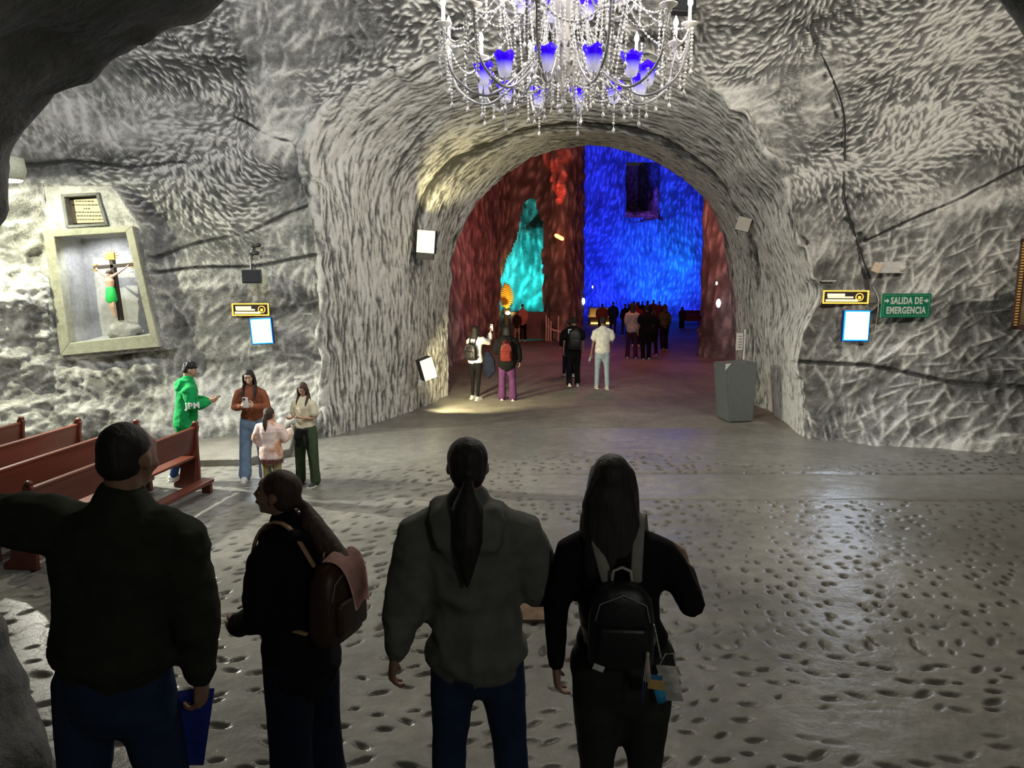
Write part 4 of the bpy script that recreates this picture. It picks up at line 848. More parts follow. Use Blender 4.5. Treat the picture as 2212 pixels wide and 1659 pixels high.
# pleated pink skirt hem under the sweatshirt
bm = bmesh.new(); s = g3['s']; n = 48; ra = []; rb = []
for k in range(n):
    a = 2*math.pi*k/n; r0 = 1+0.02*(-1)**k; r1 = 1+0.06*(-1)**k
    ra.append(bm.verts.new(V(0.19*math.cos(a)*r0, 0.15*math.sin(a)*r0, 0.84)*s)); rb.append(bm.verts.new(V(0.215*math.cos(a)*r1, 0.175*math.sin(a)*r1, 0.72)*s))
for k in range(n): bm.faces.new((ra[k], ra[(k+1) % n], rb[(k+1) % n], rb[k]))
bmesh.ops.solidify(bm, geom=bm.faces[:], thickness=0.004); mesh_from_bm('skirt', bm, K['rosy'], g3['root'])
loc, H = by_px(655, 824, fy=1046)
g4 = person('girl in cream tee and dark green trousers examining something in her hands', loc, H, yaw=160, female=True, vox=0.013, skin='a', top=dict(mat=K['cream'], bulk=0.016, hem=0.97, hemw=0.15, wr=0.006, name='tee_shirt', sleeve='short', sbulk=1.15),
            pants=dict(mat=K['army'], bulk=0.024, flare=1.2, thigh=1.08), shoes=M_blackshoe, hair=dict(style='long', mat=H_brown, len=0.30, fr=0.05), head=(14, -26, 0), face='calm',
            arms={'L': ((-0.22, 0.05, -1), (0.75, 0.75, 0.15)), 'R': ((0.22, 0.08, -1), (-0.45, 0.95, 0.1))}, palms={'L': (0.2, 0, 1), 'R': (-0.2, 0, 1)}, curl=(0.6, 0.6),
            legs={'L': ((-0.16, 0.08, -1), (-0.02, -0.05, -1)), 'R': ((0.10, 0.0, -1), (0.02, 0.0, -1))})
s = g4['s']; jk = empty('jacket', g4['w']((0, 0, 0)), g4['yaw'], 'black jacket tied round the waist of the girl in cream tee', 'jacket')
bm = bmesh.new(); tube(bm, [V(0.15*math.cos(a), 0.125*math.sin(a), 0.97)*s for a in np.linspace(0, 6.1, 14)], [0.028*s]*14, 8); tube(bm, [V(0.0, 0.15, 0.98)*s, V(0.03, 0.17, 0.85)*s, V(0.05, 0.16, 0.68)*s], [(0.075*s, 0.02*s), (0.085*s, 0.025*s), (0.045*s, 0.015*s)], 10)
tube(bm, [V(-0.10, 0.12, 0.97)*s, V(-0.12, 0.15, 0.80)*s, V(-0.12, 0.13, 0.62)*s], [(0.03*s, 0.02*s), (0.035*s, 0.022*s), (0.022*s, 0.015*s)], 8)
pend('jacket_body', bm, K['black'], jk, 0.012, 4, wrinkle=0.005, wscale=12)
# ------------------------------------------------------------ people walking through the arch
def walk(k=1): return {'L': ((-0.05, 0.28*k, -1), (-0.02, 0.02, -1)), 'R': ((0.05, -0.08*k, -1), (0.02, -0.62*abs(k), -1))} if k > 0 else {'R': ((0.05, 0.28*-k, -1), (0.02, 0.02, -1)), 'L': ((-0.05, 0.08*k, -1), (-0.02, -0.62*abs(k), -1))}
loc, H = by_px(1026, 702, fy=863)
w1 = person('woman in white blouse raising a phone in the archway', loc, H, yaw=-28, female=True, vox=0.018, top=dict(mat=K['white'], bulk=0.028, hem=0.92, wr=0.007, name='blouse', sbulk=1.15), pants=dict(mat=K['black'], bulk=0.004, flare=0.85), shoes=M_whiteshoe,
            hair=dict(style='long', len=0.42), arms={'L': ((-0.1, 0.3, -1), (0.1, 0.5, -0.9)), 'R': ((0.2, 0.9, -0.35), (-0.05, 0.45, 1))}, legs={'L': ((-0.03, 0.10, -1), (0, -0.02, -1)), 'R': ((0.03, -0.05, -1), (0, -0.12, -1))})
backpack('black backpack on the woman in white blouse', w1, plain('pack_black', (0.008, 0.008, 0.010), 0.45), size=(0.30, 0.15, 0.40), zc=1.15)
hp_ = w1['w'](w1['J']['R'][2]+V(0, 0.05, 0.12)*w1['s']); phone('pale lit phone raised by the woman in white blouse', hp_, (0.1, 0, math.radians(-28)))
wl = w1['w'](w1['J']['L'][2]+V(0, 0.03, -0.03)*w1['s'])
uj = empty('carried_jacket', w1['w'](V(0.26, 0.12, 0.95)*w1['s']), -0.4, 'dark blue jacket carried over the arm between two women', 'jacket'); bm = bmesh.new()
tube(bm, [V(0, 0, 0.16), V(0.03, 0, 0), V(0.05, 0, -0.25), V(0.02, 0, -0.42)], [(0.06, 0.05), (0.15, 0.07), (0.16, 0.07), (0.04, 0.03)], 14); pend('jacket_body', bm, K['navy'], uj, 0.016, 4, wrinkle=0.012, wscale=9)
loc, H = by_px(1095, 702, fy=865)
w2 = person('woman in black puffer jacket and purple trousers under the arch', loc, H, yaw=-4, female=True, vox=0.018, top=dict(mat=K['black'], bulk=0.050, hem=0.84, wr=0.010, hood=1, sbulk=1.15), pants=dict(mat=K['purple'], bulk=0.02, flare=1.4), shoes=M_whiteshoe,
            hair=dict(style='long', len=0.30), arms={'L': ((-0.35, 0.1, -1), (0.1, 0.8, -0.3)), 'R': ((0.35, -0.05, -1), (0.15, 0.1, -1))}, legs={'L': ((-0.06, 0.06, -1), (-0.01, 0, -1)), 'R': ((0.08, 0.12, -1), (0.04, -0.2, -1))})
backpack('dark red backpack on the woman in purple trousers', w2, K['maroon'], size=(0.27, 0.14, 0.42), zc=1.16, dy=0.03)
loc, H = by_px(1240, 682, fy=836)
w3 = person('man in black tee with black backpack walking left of white tee', loc, H, yaw=2, vox=0.018, skin='b', top=dict(mat=K['black'], bulk=0.020, hem=0.92, sleeve='short', wr=0.006, name='tee_shirt', sbulk=1.1), pants=dict(mat=K['black'], bulk=0.018, flare=1.1), shoes=M_whiteshoe,
            hair=dict(style='short'), legs=walk(-0.8))
backpack('black backpack with grey piping on the man in black tee', w3, plain('pack_black', (0.008, 0.008, 0.010), 0.45), size=(0.31, 0.17, 0.50), zc=1.20)
bm = bmesh.new(); add_box(bm, w3['sp'](1.38)+V(-0.11, -0.128, 0)*w3['s'], (0.085, 0.01, 0.12), bevel=0.003); pr_ = mesh_from_bm('shirt_print', bm, plain('print_white', (0.8, 0.8, 0.78), 0.6), w3['root'], smooth=False)
bm = bmesh.new(); ball(bm, w3['sp'](1.39)+V(-0.11, -0.136, 0)*w3['s'], (0.022, 0.004, 0.022), sub=2); mesh_from_bm('print_dot', bm, K['black'], pr_)
loc, H = by_px(1303, 683, fy=840)
w4 = person('man in plain white tee and faded jeans walking away in the archway', loc, H, yaw=1, vox=0.018, skin='b', top=dict(mat=K['white'], bulk=0.024, hem=0.90, sleeve='short', wr=0.009, name='tee_shirt', sbulk=0.98), pants=dict(mat=K['denimpale'], bulk=0.012, flare=1.0), shoes=M_whiteshoe,
            hair=dict(style='short'), arms={'L': ((-0.16, -0.08, -1), (-0.16, -0.02, -1)), 'R': ((0.18, 0.0, -1), (0.0, 0.85, -0.55))}, legs=walk(0.35))
bt = empty('water_bottle', w4['w'](w4['J']['L'][2]+V(-0.015, 0.035, -0.14)*w4['s']), 0, 'clear plastic water bottle in the left hand of white tee man', 'bottle')
bm = bmesh.new(); lathe(bm, [(0.002, -0.1), (0.032, -0.098), (0.034, -0.05), (0.030, -0.02), (0.034, 0.02), (0.030, 0.05), (0.013, 0.075), (0.013, 0.09), (0.002, 0.09)], 14); mesh_from_bm('bottle_body', bm, plain('clear_plastic', (0.75, 0.85, 0.95), 0.1, trans=0.6), bt)
bm = bmesh.new(); lathe(bm, [(0.002, 0.088), (0.015, 0.089), (0.015, 0.104), (0.002, 0.104)], 12); mesh_from_bm('cap', bm, plain('cap_blue', (0.05, 0.2, 0.6), 0.4), bt)
bt.rotation_euler = (0, 0.35, 0)
# ------------------------------------------------------------ crowd in front of the blue wall
crowd = [
 ('person with very long black hair over a pale grey shirt in the crowd', 1367, 652, 776, dict(female=True, top=dict(mat=K['lightgrey'], bulk=0.02, name='shirt'), pants=dict(mat=K['plum'], bulk=0.014, flare=1.2), hair=dict(style='long', len=0.62, w=0.9), legs=walk(0.3))),
 ('person in long rust coloured hoodie just behind the pale grey shirt', 1376, 652, 748, dict(female=False, top=dict(mat=K['maroon'], bulk=0.04, hem=0.78, name='hoodie'), pants=dict(mat=K['navy']), hair=dict(style='short'))),
 ('tall person in black standing with bare forearms in the crowd', 1398, 658, 778, dict(female=False, top=dict(mat=K['black'], bulk=0.04, sleeve='short', name='tee_shirt'), pants=dict(mat=K['black'], bulk=0.03), legs=walk(-0.5))),
 ('person in black with a bag strap walking right of the tall one in black', 1412, 668, 768, dict(female=True, top=dict(mat=K['black'], bulk=0.05), pants=dict(mat=K['black'], bulk=0.03), hair=dict(style='pony'), legs=walk(0.5))),
 ('person in olive top and black trousers striding at the right edge of crowd', 1437, 656, 757, dict(female=True, top=dict(mat=K['army'], bulk=0.02, name='blouse'), pants=dict(mat=K['black'], bulk=0.02, flare=1.3), hair=dict(style='long', len=0.25), legs=walk(-0.9))),
 ('broad person in rust brown jacket seen against the blue wall', 1301, 655, 726, dict(female=False, width=1.15, top=dict(mat=K['rust'], bulk=0.05), pants=dict(mat=K['navy'], bulk=0.03), hair=dict(style='short'))),
 ('person in dark blue denim jacket with pale hem against blue wall', 1325, 651, 723, dict(female=False, width=1.05, top=dict(mat=K['blue'], bulk=0.04), pants=dict(mat=K['blue'], bulk=0.02), hair=dict(style='short', mat=H_grey))),
 ('person in black sweater and blue jeans beside the denim jacket', 1351, 655, 727, dict(female=True, top=dict(mat=K['black'], bulk=0.03), pants=dict(mat=K['denimdark'], bulk=0.02), hair=dict(style='short'))),
 ('woman in dark coat with pale shoulder at the left rail', 1217, 663, 722, dict(female=True, top=dict(mat=K['charcoal'], bulk=0.03, hem=0.75), pants=dict(mat=K['charcoal'], bulk=0.02), hair=dict(style='long'))),
 ('person in purple hooded jacket behind the black backpack man', 1240, 661, 722, dict(female=False, width=1.2, top=dict(mat=K['plum'], bulk=0.06, hood=1), pants=dict(mat=K['navy'], bulk=0.02), hair=dict(style='short'))),
 ('man in dark clothes half hidden walking left of black tee', 1229, 690, 812, dict(female=False, skin='b', top=dict(mat=K['black'], bulk=0.02), pants=dict(mat=K['navy'], bulk=0.02), hair=dict(style='short'), legs=walk(0.4))),
 ('woman in pink striped top standing by the cyan alcove', 1129, 656, 737, dict(female=True, yaw=170, top=dict(mat=K['rosy'], bulk=0.04), pants=dict(mat=K['black'], bulk=0.02), hair=dict(style='pony'), face='calm')),
 ('child in dark jacket and pale trousers next to the woman by alcove', 1117, 671, 739, dict(female=True, yaw=165, top=dict(mat=K['charcoal'], bulk=0.04), pants=dict(mat=K['lightgrey'], bulk=0.02), hair=dict(style='short'))),
 ('dark figure alone at the far right near the seats', 1474, 663, 710, dict(female=True, top=dict(mat=K['charcoal'], bulk=0.07, hem=0.7), pants=dict(mat=K['black'], bulk=0.05), hair=dict(style='long', len=0.2))),
 ('person in a black coat at the back of the crowd, leftmost head', 1359, 656, 722, dict(top=dict(mat=K['black'], bulk=0.04), pants=dict(mat=K['black']), hair=dict(style='short'))),
 ('person in maroon sweater at the back, head above the others', 1370, 650, 718, dict(top=dict(mat=K['maroon'], bulk=0.04), pants=dict(mat=K['black']), hair=dict(style='short'))),
 ('person in navy jacket at the back, second head from the left', 1380, 651, 712, dict(top=dict(mat=K['navy'], bulk=0.04), pants=dict(mat=K['black']), hair=dict(style='short', mat=H_brown))),
 ('person in charcoal top in the middle of the back row', 1388, 650, 706, dict(female=True, top=dict(mat=K['charcoal'], bulk=0.03), pants=dict(mat=K['black']), hair=dict(style='short'))),
 ('person in dark blue top at the back, just left of orange shirt', 1399, 649, 716, dict(top=dict(mat=K['blue'], bulk=0.04), pants=dict(mat=K['black']), hair=dict(style='short'))),
 ('person in orange brown shirt standing tallest in the back row', 1412, 647, 709, dict(top=dict(mat=K['brown'], bulk=0.04), pants=dict(mat=K['black']), hair=dict(style='short', mat=H_grey))),
 ('person in pale brown jacket at the right end of the back row', 1425, 650, 713, dict(female=True, top=dict(mat=K['rust'], bulk=0.04), pants=dict(mat=K['black']), hair=dict(style='short'))),
]
rr = random.Random(11)
for lab, hx, hy, fy, kw in crowd:
    loc, H = by_px(hx, hy, fy=fy); kw = dict(kw); kw.setdefault('yaw', rr.uniform(-18, 18)); kw['top'].setdefault('name', 'jacket')
    a = {'L': ((-0.18, rr.uniform(-0.1, 0.1), -1), (rr.uniform(-0.1, 0.3), rr.uniform(0.1, 0.9), -0.8)), 'R': ((0.18, rr.uniform(-0.1, 0.1), -1), (rr.uniform(-0.3, 0.1), rr.uniform(0.1, 0.9), -0.8))}
    print('CROWD', hx, round(loc[1], 1), round(H, 2))
    person(lab, loc, H, vox=0.028, arms=a, head=(rr.uniform(-30, 30), 0, 0), shoes=rr.choice([M_whiteshoe, M_blackshoe]), group='visitors crowding before the blue wall' if hy < 660 and hx > 1290 else None, **kw)
for n_, i_ in (('green', g1), ('brown', g2), ('kid', g3), ('girl', g4), ('w1', w1), ('w4', w4), ('m1', m1), ('m2', m2), ('m3', m3), ('m4', m4)): print(n_, [round(x, 2) for x in i_['root'].location], round(i_['s']*1.75, 2))
flush()
# ================================================================== NICHE, CRUCIFIX, PLAQUE
def pxy(pts, Y): return [(Pp(x, y, Y).x, Pp(x, y, Y).z) for x, y in pts]
def loop_box(name, quad, y0, y1, mat, inset_back=0.9):
    """open-fronted hewn recess from a wall outline (x,z) going from y0 back to y1"""
    bm = bmesh.new(); c = np.mean(np.array(quad), axis=0); n = len(quad); rings = []
    for k, t in enumerate(np.linspace(0, 1, 6)):
        f = 1.03-(1.03-inset_back)*t
        rings.append([bm.verts.new((c[0]+(x-c[0])*f, y0+(y1-y0)*t, c[1]+(z-c[1])*f)) for x, z in quad])
    for i in range(5):
        for k in range(n): bm.faces.new((rings[i][k], rings[i][(k+1) % n], rings[i+1][(k+1) % n], rings[i+1][k]))
    bm.faces.new(rings[-1]); bmesh.ops.subdivide_edges(bm, edges=bm.edges[:], cuts=5, use_grid_fill=True)
    for v in bm.verts: 
        w = Vector((fbm(np.array([v.co.x*2]), np.array([v.co.y*2]), np.array([v.co.z*2]), 3)[0], 0, 0)).x
        v.co += Vector((0.02*w, 0.03*w, 0.015*w))
    o = mesh_from_bm(name, bm, mat); o['kind'] = 'structure'; return o
M_plaster = rock('niche_plaster', (0.20, 0.20, 0.19), (0.34, 0.34, 0.33), (0.46, 0.46, 0.45), 0.8, attr=False, fine=12, bumpd=0.006, sc=2)
M_frame = rock('niche_frame', (0.22, 0.22, 0.17), (0.36, 0.36, 0.28), (0.48, 0.48, 0.38), 0.8, attr=False, fine=12, bumpd=0.008, sc=2)
yN = 12.30
loop_box('wall_niche', NQ, yN, yN+0.62, M_plaster, 0.97)
# stone frame round the niche: four bars
def bar(name, a, b, c, d, y0, y1, mat, parent=None):
    bm = bmesh.new(); prism(bm, [a, b, c, d], 'y', y0, y1); bmesh.ops.recalc_face_normals(bm, faces=bm.faces[:])
    bmesh.ops.bevel(bm, geom=bm.edges[:], offset=0.008, segments=1, affect='EDGES'); return mesh_from_bm(name, bm, mat, parent, smooth=False)
for i in range(4):
    j = (i+1) % 4; o_ = bar('trim_%d' % (6+i), NF[i], NF[j], NQ[j], NQ[i], yN-0.10, yN+0.12, M_frame); o_['kind'] = 'structure'
light('niche_lamp', 'SPOT', Pp(192, 510, yN-0.02), 75, (0.92, 0.95, 1.0), 0.02, Pp(262, 700, yN+0.45), 150, 0.6)
bm = bmesh.new(); ball(bm, (0, 0, 0), (0.05, 0.03, 0.022)); bl = mesh_from_bm('niche_bulb', bm, emis('bulb_cool', (0.85, 0.9, 1.0), 12), None, loc=Pp(192, 503, yN+0.02)); tag(bl, 'small white lamp glowing at the top edge of the statue niche', 'lamp')
yc = yN+0.22
def PN(px, py, y=None): return Pp(px, py, yc if y is None else y)
cr_ = empty('crucifix', PN(262, 690), 0, 'dark wooden crucifix with green draped figure standing in the wall niche', 'crucifix')
base = PN(262, 690)
M_dkwood = plain('wood_dark', (0.035, 0.022, 0.014), 0.6); M_gilt = plain('gilt', (0.75, 0.42, 0.10), 0.35, metal=0.6)
def rel(v): return v-base
def plank(name, a, b, w, t, mat):
    bm = bmesh.new(); d = (b-a); L = d.length; d.normalize(); q_ = d.to_track_quat('Z', 'Y').to_matrix(); add_box(bm, (0, 0, 0), (w, t, L), bevel=0.006)
    for v in bm.verts: v.co = q_ @ v.co+(a+b)/2
    return mesh_from_bm(name, bm, mat, cr_, smooth=False)
up0, up1 = rel(PN(262, 692)), rel(PN(240, 545)); plank('upright', up0, up1, 0.10, 0.06, M_dkwood)
bl_, br_ = rel(PN(205, 578)), rel(PN(291, 571)); plank('crossbeam', bl_, br_, 0.10, 0.06, M_dkwood)
for e_, sx in ((bl_, 1), (br_, -1)):
    bm = bmesh.new(); add_box(bm, e_+V(sx*0.02, -0.01, 0), (0.05, 0.075, 0.12), bevel=0.01); mesh_from_bm('gilt_end', bm, M_gilt, cr_, smooth=False)
bm = bmesh.new(); add_box(bm, rel(PN(241, 553))+V(0, -0.05, 0), (0.15, 0.02, 0.13), bevel=0.008); mesh_from_bm('title_plate', bm, M_gilt, cr_, smooth=False)
bm = bmesh.new(); c = rel(PN(241, 553))+V(0, -0.03, 0)
for k in range(9):
    a = math.radians(-20+k*27); tube(bm, [c+V(math.cos(a)*0.07, 0, math.sin(a)*0.06), c+V(math.cos(a)*0.15, 0, math.sin(a)*0.13)], [0.012, 0.003], 5)
mesh_from_bm('rays', bm, M_gilt, cr_)
# the carved figure: one continuous body
bm = bmesh.new(); yo = V(0, -0.09, 0)
hd = rel(PN(241, 592))+yo; ch = rel(PN(243, 606))+yo; wa = rel(PN(245, 625))+yo; hpv = rel(PN(247, 642))+yo; kn = rel(PN(251, 662))+yo+V(0, -0.03, 0); ft = rel(PN(256, 684))+yo
hl, hr = rel(PN(212, 580))+V(0, -0.06, 0), rel(PN(281, 574))+V(0, -0.06, 0)
tube(bm, [ch+V(0, 0, 0.05), ch, wa, hpv], [(0.05, 0.04), (0.085, 0.05), (0.06, 0.045), (0.07, 0.05)], 12)
for h_ in (hl, hr):
    tube(bm, [ch+V(0, 0, 0.04), (ch+h_)/2+V(0, -0.01, 0.01), h_], [0.035, 0.026, 0.016], 8); ball(bm, h_, (0.02, 0.012, 0.03), sub=2)
for sx in (-1, 1): tube(bm, [hpv+V(sx*0.03, 0, 0), kn+V(sx*0.022, -0.01*sx, 0), ft+V(sx*0.012, 0, 0)], [0.042, 0.030, 0.020], 8)
ball(bm, hd, (0.042, 0.045, 0.055)); pend('figure', bm, SKIN['c'], cr_, 0.010, 3)
bm = bmesh.new(); tube(bm, [wa+V(0, 0, 0.02), (wa+hpv)/2, hpv+V(0, 0, -0.04)], [(0.072, 0.055), (0.085, 0.066), (0.095, 0.07)], 14); mesh_from_bm('green_cloth', bm, plain('cloth_vivid_green', (0.02, 0.55, 0.10), 0.7), cr_)
bm = bmesh.new(); ball(bm, hd+V(0, 0.01, 0.02), (0.048, 0.05, 0.05)); mesh_from_bm('hair', bm, H_brown, cr_)
rk = PN(269, 713, yc+0.05); bm = bmesh.new(); ball(bm, (0, 0, 0), (0.27, 0.18, 0.18), sub=4)
for v in bm.verts:
    w = fbm(np.array([v.co.x*5]), np.array([v.co.y*5]), np.array([v.co.z*5]), 3)[0]; v.co *= 1+0.22*w
    v.co.z = max(v.co.z, -0.14)
tag(mesh_from_bm('rock', bm, M_rockdark if False else M_plaster, None, loc=rk), 'rounded boulder at the foot of the crucifix in the niche', 'rock')
# plaque in the recess above
loop_box('wall_recess', PQ, 12.30, 12.62, M_plaster, 0.95)
pcn = np.mean(np.array(PQ), axis=0); PO = [tuple(pcn+(np.array(p)-pcn)*1.12) for p in PQ]; PI = [tuple(pcn+(np.array(p)-pcn)*0.93) for p in PQ]
for i in range(4):
    j = (i+1) % 4; o_ = bar('trim_%d' % (10+i), PO[i], PO[j], PI[j], PI[i], 12.24, 12.40, M_rockdark); o_['kind'] = 'structure'
pq = pxy([(146, 432), (210, 428), (227, 480), (154, 483)], 12.40); pc = V(*[np.mean([p[0] for p in pq]), 12.44, np.mean([p[1] for p in pq])])
pl = empty('plaque', pc, 0, 'beige engraved wall plaque in the recess above the statue niche', 'plaque')
bm = bmesh.new(); prism(bm, [(x-pc.x, z-pc.z) for x, z in pq], 'y', -0.03, 0.03); bmesh.ops.recalc_face_normals(bm, faces=bm.faces[:]); bmesh.ops.bevel(bm, geom=bm.edges[:], offset=0.006, segments=1, affect='EDGES')
mesh_from_bm('plate', bm, plain('plaque_beige', (0.42, 0.34, 0.20), 0.5, scale=12), pl, smooth=False)
M_ink = plain('engraving', (0.07, 0.055, 0.035), 0.7); rr = random.Random(4)
for i, w in enumerate((0.30, 0.44, 0.10, 0.42, 0.40, 0.42)):
    z0 = 0.155-0.058*i; bm = bmesh.new(); x = -w/2+0.02*i*0.6
    while x < w/2+0.012*i:
        L = rr.uniform(0.012, 0.05); add_box(bm, (x+L/2, -0.031, z0), (L, 0.004, 0.020)); x += L+0.012
    o_ = mesh_from_bm('engraved_line', bm, M_ink, pl, smooth=False)
# ================================================================== WALL FIXTURES
M_green = plain('sign_green', (0.0, 0.20, 0.10), 0.45); M_signw = plain('sign_white', (0.70, 0.76, 0.68), 0.5)
M_blackp = plain('black_plastic', (0.02, 0.02, 0.025), 0.5); M_whitep = plain('white_plastic', (0.62, 0.60, 0.57), 0.5)
def quad_frame(px0, py0, px1, py1, off=0.10):
    """real size of an upright rectangle on the back wall whose corners fall on these pixels"""
    c = on_wall((px0+px1)/2, (py0+py1)/2, off); a = Pp(px0, (py0+py1)/2, c.y); b = Pp(px1, (py0+py1)/2, c.y); t = Pp((px0+px1)/2, py0, c.y); d = Pp((px0+px1)/2, py1, c.y)
    return c, (b.x-a.x), (t.z-d.z)
c, w, h = quad_frame(1902, 634, 2011, 686, 0.20)
sg = empty('exit_sign', c, math.radians(3), 'green rectangular sign reading SALIDA DE EMERGENCIA with two arrows', 'sign')
bm = bmesh.new(); add_box(bm, (0, 0, 0), (w, 0.03, h), bevel=0.006); mesh_from_bm('board', bm, M_green, sg, smooth=False)
bm = bmesh.new()
for (cx_, cz_, sx, sz) in ((0, h/2-0.028, w-0.07, 0.006), (0, -h/2+0.028, w-0.07, 0.006), (-w/2+0.035, 0, 0.006, h-0.06), (w/2-0.035, 0, 0.006, h-0.06)): add_box(bm, (cx_, -0.018, cz_), (sx, 0.004, sz))
mesh_from_bm('border_line', bm, plain('sign_pale_green', (0.2, 0.5, 0.3), 0.5), sg, smooth=False)
TXT = []
def text(name, body, size, mat, parent, loc, rot=(math.pi/2, 0, 0), ext=0.003, bold=0.0, width=None, cond=1.0):
    cu = bpy.data.curves.new(name, 'FONT'); cu.body = body; cu.size = size; cu.extrude = ext; cu.align_x = 'CENTER'; cu.align_y = 'CENTER'; cu.offset = bold; cu.resolution_u = 4; cu.space_character = 1.12
    o = bpy.data.objects.new(name, cu); C.objects.link(o); o.parent = parent; o.location = loc; o.rotation_euler = rot; o.scale = (cond, 1, 1); TXT.append((o, mat)); return o
text('lettering', 'SALIDA DE', h*0.39, M_signw, sg, (0, -0.018, h*0.19), bold=0.006, cond=0.66)
text('lettering', 'EMERGENCIA', h*0.39, M_signw, sg, (0, -0.018, -h*0.21), bold=0.006, cond=0.66)
for sx in (-1, 1):
    bm = bmesh.new(); a = h*0.10; x0 = sx*(w/2-0.085); prism(bm, [(x0-a, -a*0.4), (x0, -a*0.4), (x0, -a), (x0+a, 0), (x0, a), (x0, a*0.4), (x0-a, a*0.4)], 'y', -0.022, -0.016)
    for v in bm.verts: v.co.z += h*0.2
    mesh_from_bm('arrow', bm, M_signw, sg, smooth=False)
text('lettering', 'JPM', 0.11, plain('print_white', (0.8, 0.8, 0.78), 0.6), LET[0], LET[1], (math.radians(90), math.radians(0), math.radians(90)), ext=0.016, bold=0.003)
# amber LED signs and blue screens, one pair on each side of the arch
M_amber = emis('led_amber', (1.0, 0.50, 0.07), 1.6); M_amberw = emis('led_amber_bright', (1.0, 0.78, 0.38), 1.8); M_blue = emis('screen_white', (0.62, 0.86, 1.0), 7.0); M_bluee = emis('screen_blue', (0.0, 0.25, 1.0), 1.8)
def led(px0, py0, px1, py1, label, lh=1, yaw=2):
    c, w, h = quad_frame(px0, py0, px1, py1, 0.14); o = empty('led_sign', c, math.radians(yaw), label, 'sign')
    bm = bmesh.new(); add_box(bm, (0, 0.02, 0), (w, 0.05, h), bevel=0.006); mesh_from_bm('housing', bm, M_blackp, o, smooth=False)
    bm = bmesh.new(); e = h*0.10
    for (x, z, sx, sz) in ((0, h/2-e/2, w, e), (0, -h/2+e/2, w, e), (-w/2+e/2, 0, e, h-2*e), (w/2-e/2, 0, e, h-2*e)): add_box(bm, (x, -0.012, z), (sx, 0.014, sz))
    mesh_from_bm('lit_border', bm, M_amber, o, smooth=False)
    bm = bmesh.new(); rr = random.Random(8)
    for (x, z, sx, sz) in ((-w*0.22, h*0.15, w*0.36, h*0.20), (-w*0.14, -h*0.03, w*0.50, h*0.12), (-w*0.10, -h*0.26, w*0.66, h*0.16)):
        x0 = x-sx/2
        while x0 < x+sx/2: L = rr.uniform(0.02, 0.05); add_box(bm, (x0+L/2, -0.010, z), (L, 0.012, sz)); x0 += L+0.004
    mesh_from_bm('lit_text', bm, M_amberw, o, smooth=False)
    bm = bmesh.new()
    tube(bm, [V(w*0.30+h*0.27*math.cos(a), -0.010, h*0.27*math.sin(a)) for a in np.linspace(0, 6.28, 17)], [h*0.035]*17, 6, side=V(0, 1, 0)); add_box(bm, (w*0.30, -0.010, -0.01), (h*0.2, 0.012, h*0.22)); mesh_from_bm('lit_pictogram', bm, M_amber, o, smooth=False)
    l_ = light('sign_glow', 'AREA', c+V(0, -0.05, 0), 1.6, (1, 0.55, 0.15), w, c+V(0, -2, 0), sizey=h); return o
led(502, 655, 581, 682, 'amber lit sign left of the arch above the left screen')
led(1778, 627, 1875, 656, 'amber lit sign right of the arch above the right screen', yaw=-3)
def screen(px0, py0, px1, py1, label, yaw=0, roll=0):
    c, w, h = quad_frame(px0, py0, px1, py1, 0.24); o = empty('screen', c, math.radians(yaw), label, 'screen')
    bm = bmesh.new(); add_box(bm, (0, 0.02, 0), (w, 0.07, h), bevel=0.012); mesh_from_bm('casing', bm, plain('casing_navy', (0.01, 0.02, 0.15), 0.4), o, smooth=False)
    bm = bmesh.new(); add_box(bm, (0, -0.018, 0), (w*0.93, 0.01, h*0.95), bevel=0.003); mesh_from_bm('blue_edge', bm, M_bluee, o, smooth=False)
    bm = bmesh.new(); add_box(bm, (0.01*w, -0.026, 0), (w*0.84, 0.01, h*0.86), bevel=0.003); mesh_from_bm('lit_panel', bm, M_blue, o, smooth=False)
    o.rotation_euler[1] = math.radians(roll)
    light('screen_glow', 'AREA', c+V(0, -0.08, 0), 22, (0.72, 0.80, 1.0), w, c+V(0, -3, -0.9), sizey=h); return o
screen(541, 686, 590, 744, 'bright white blue screen left of the arch under the amber sign', roll=-3)
screen(1820, 669, 1878, 738, 'bright white blue screen right of the arch beside green sign', yaw=-4)
# loudspeaker boxes
def speaker(px0, py0, px1, py1, label, off=0.34):
    c, w, h = quad_frame(px0, py0, px1, py1, off); o = empty('loudspeaker', c, 0.2, label, 'loudspeaker')
    bm = bmesh.new(); add_box(bm, (0, 0, 0), (w, 0.22, h), bevel=0.015); mesh_from_bm('cabinet', bm, plain('speaker_dark', (0.035, 0.04, 0.05), 0.6), o, smooth=False)
    bm = bmesh.new(); add_box(bm, (0, -0.115, 0), (w*0.9, 0.012, h*0.84), bevel=0.01); mesh_from_bm('grille', bm, plain('grille_dark', (0.02, 0.022, 0.03), 0.8, scale=200, bump=0.5), o, smooth=False)
    bm = bmesh.new(); tube(bm, [V(0, 0.05, h/2), V(0, 0.12, h/2+0.08), V(0, 0.25, h/2+0.09)], [0.012]*3, 8); mesh_from_bm('bracket', bm, M_blackp, o)
speaker(525, 582, 563, 612, 'small dark loudspeaker on the wall above the left amber sign'); speaker(1440, -18, 1500, 30, 'dark grey loudspeaker high on the wall right of the chandelier', 0.42)
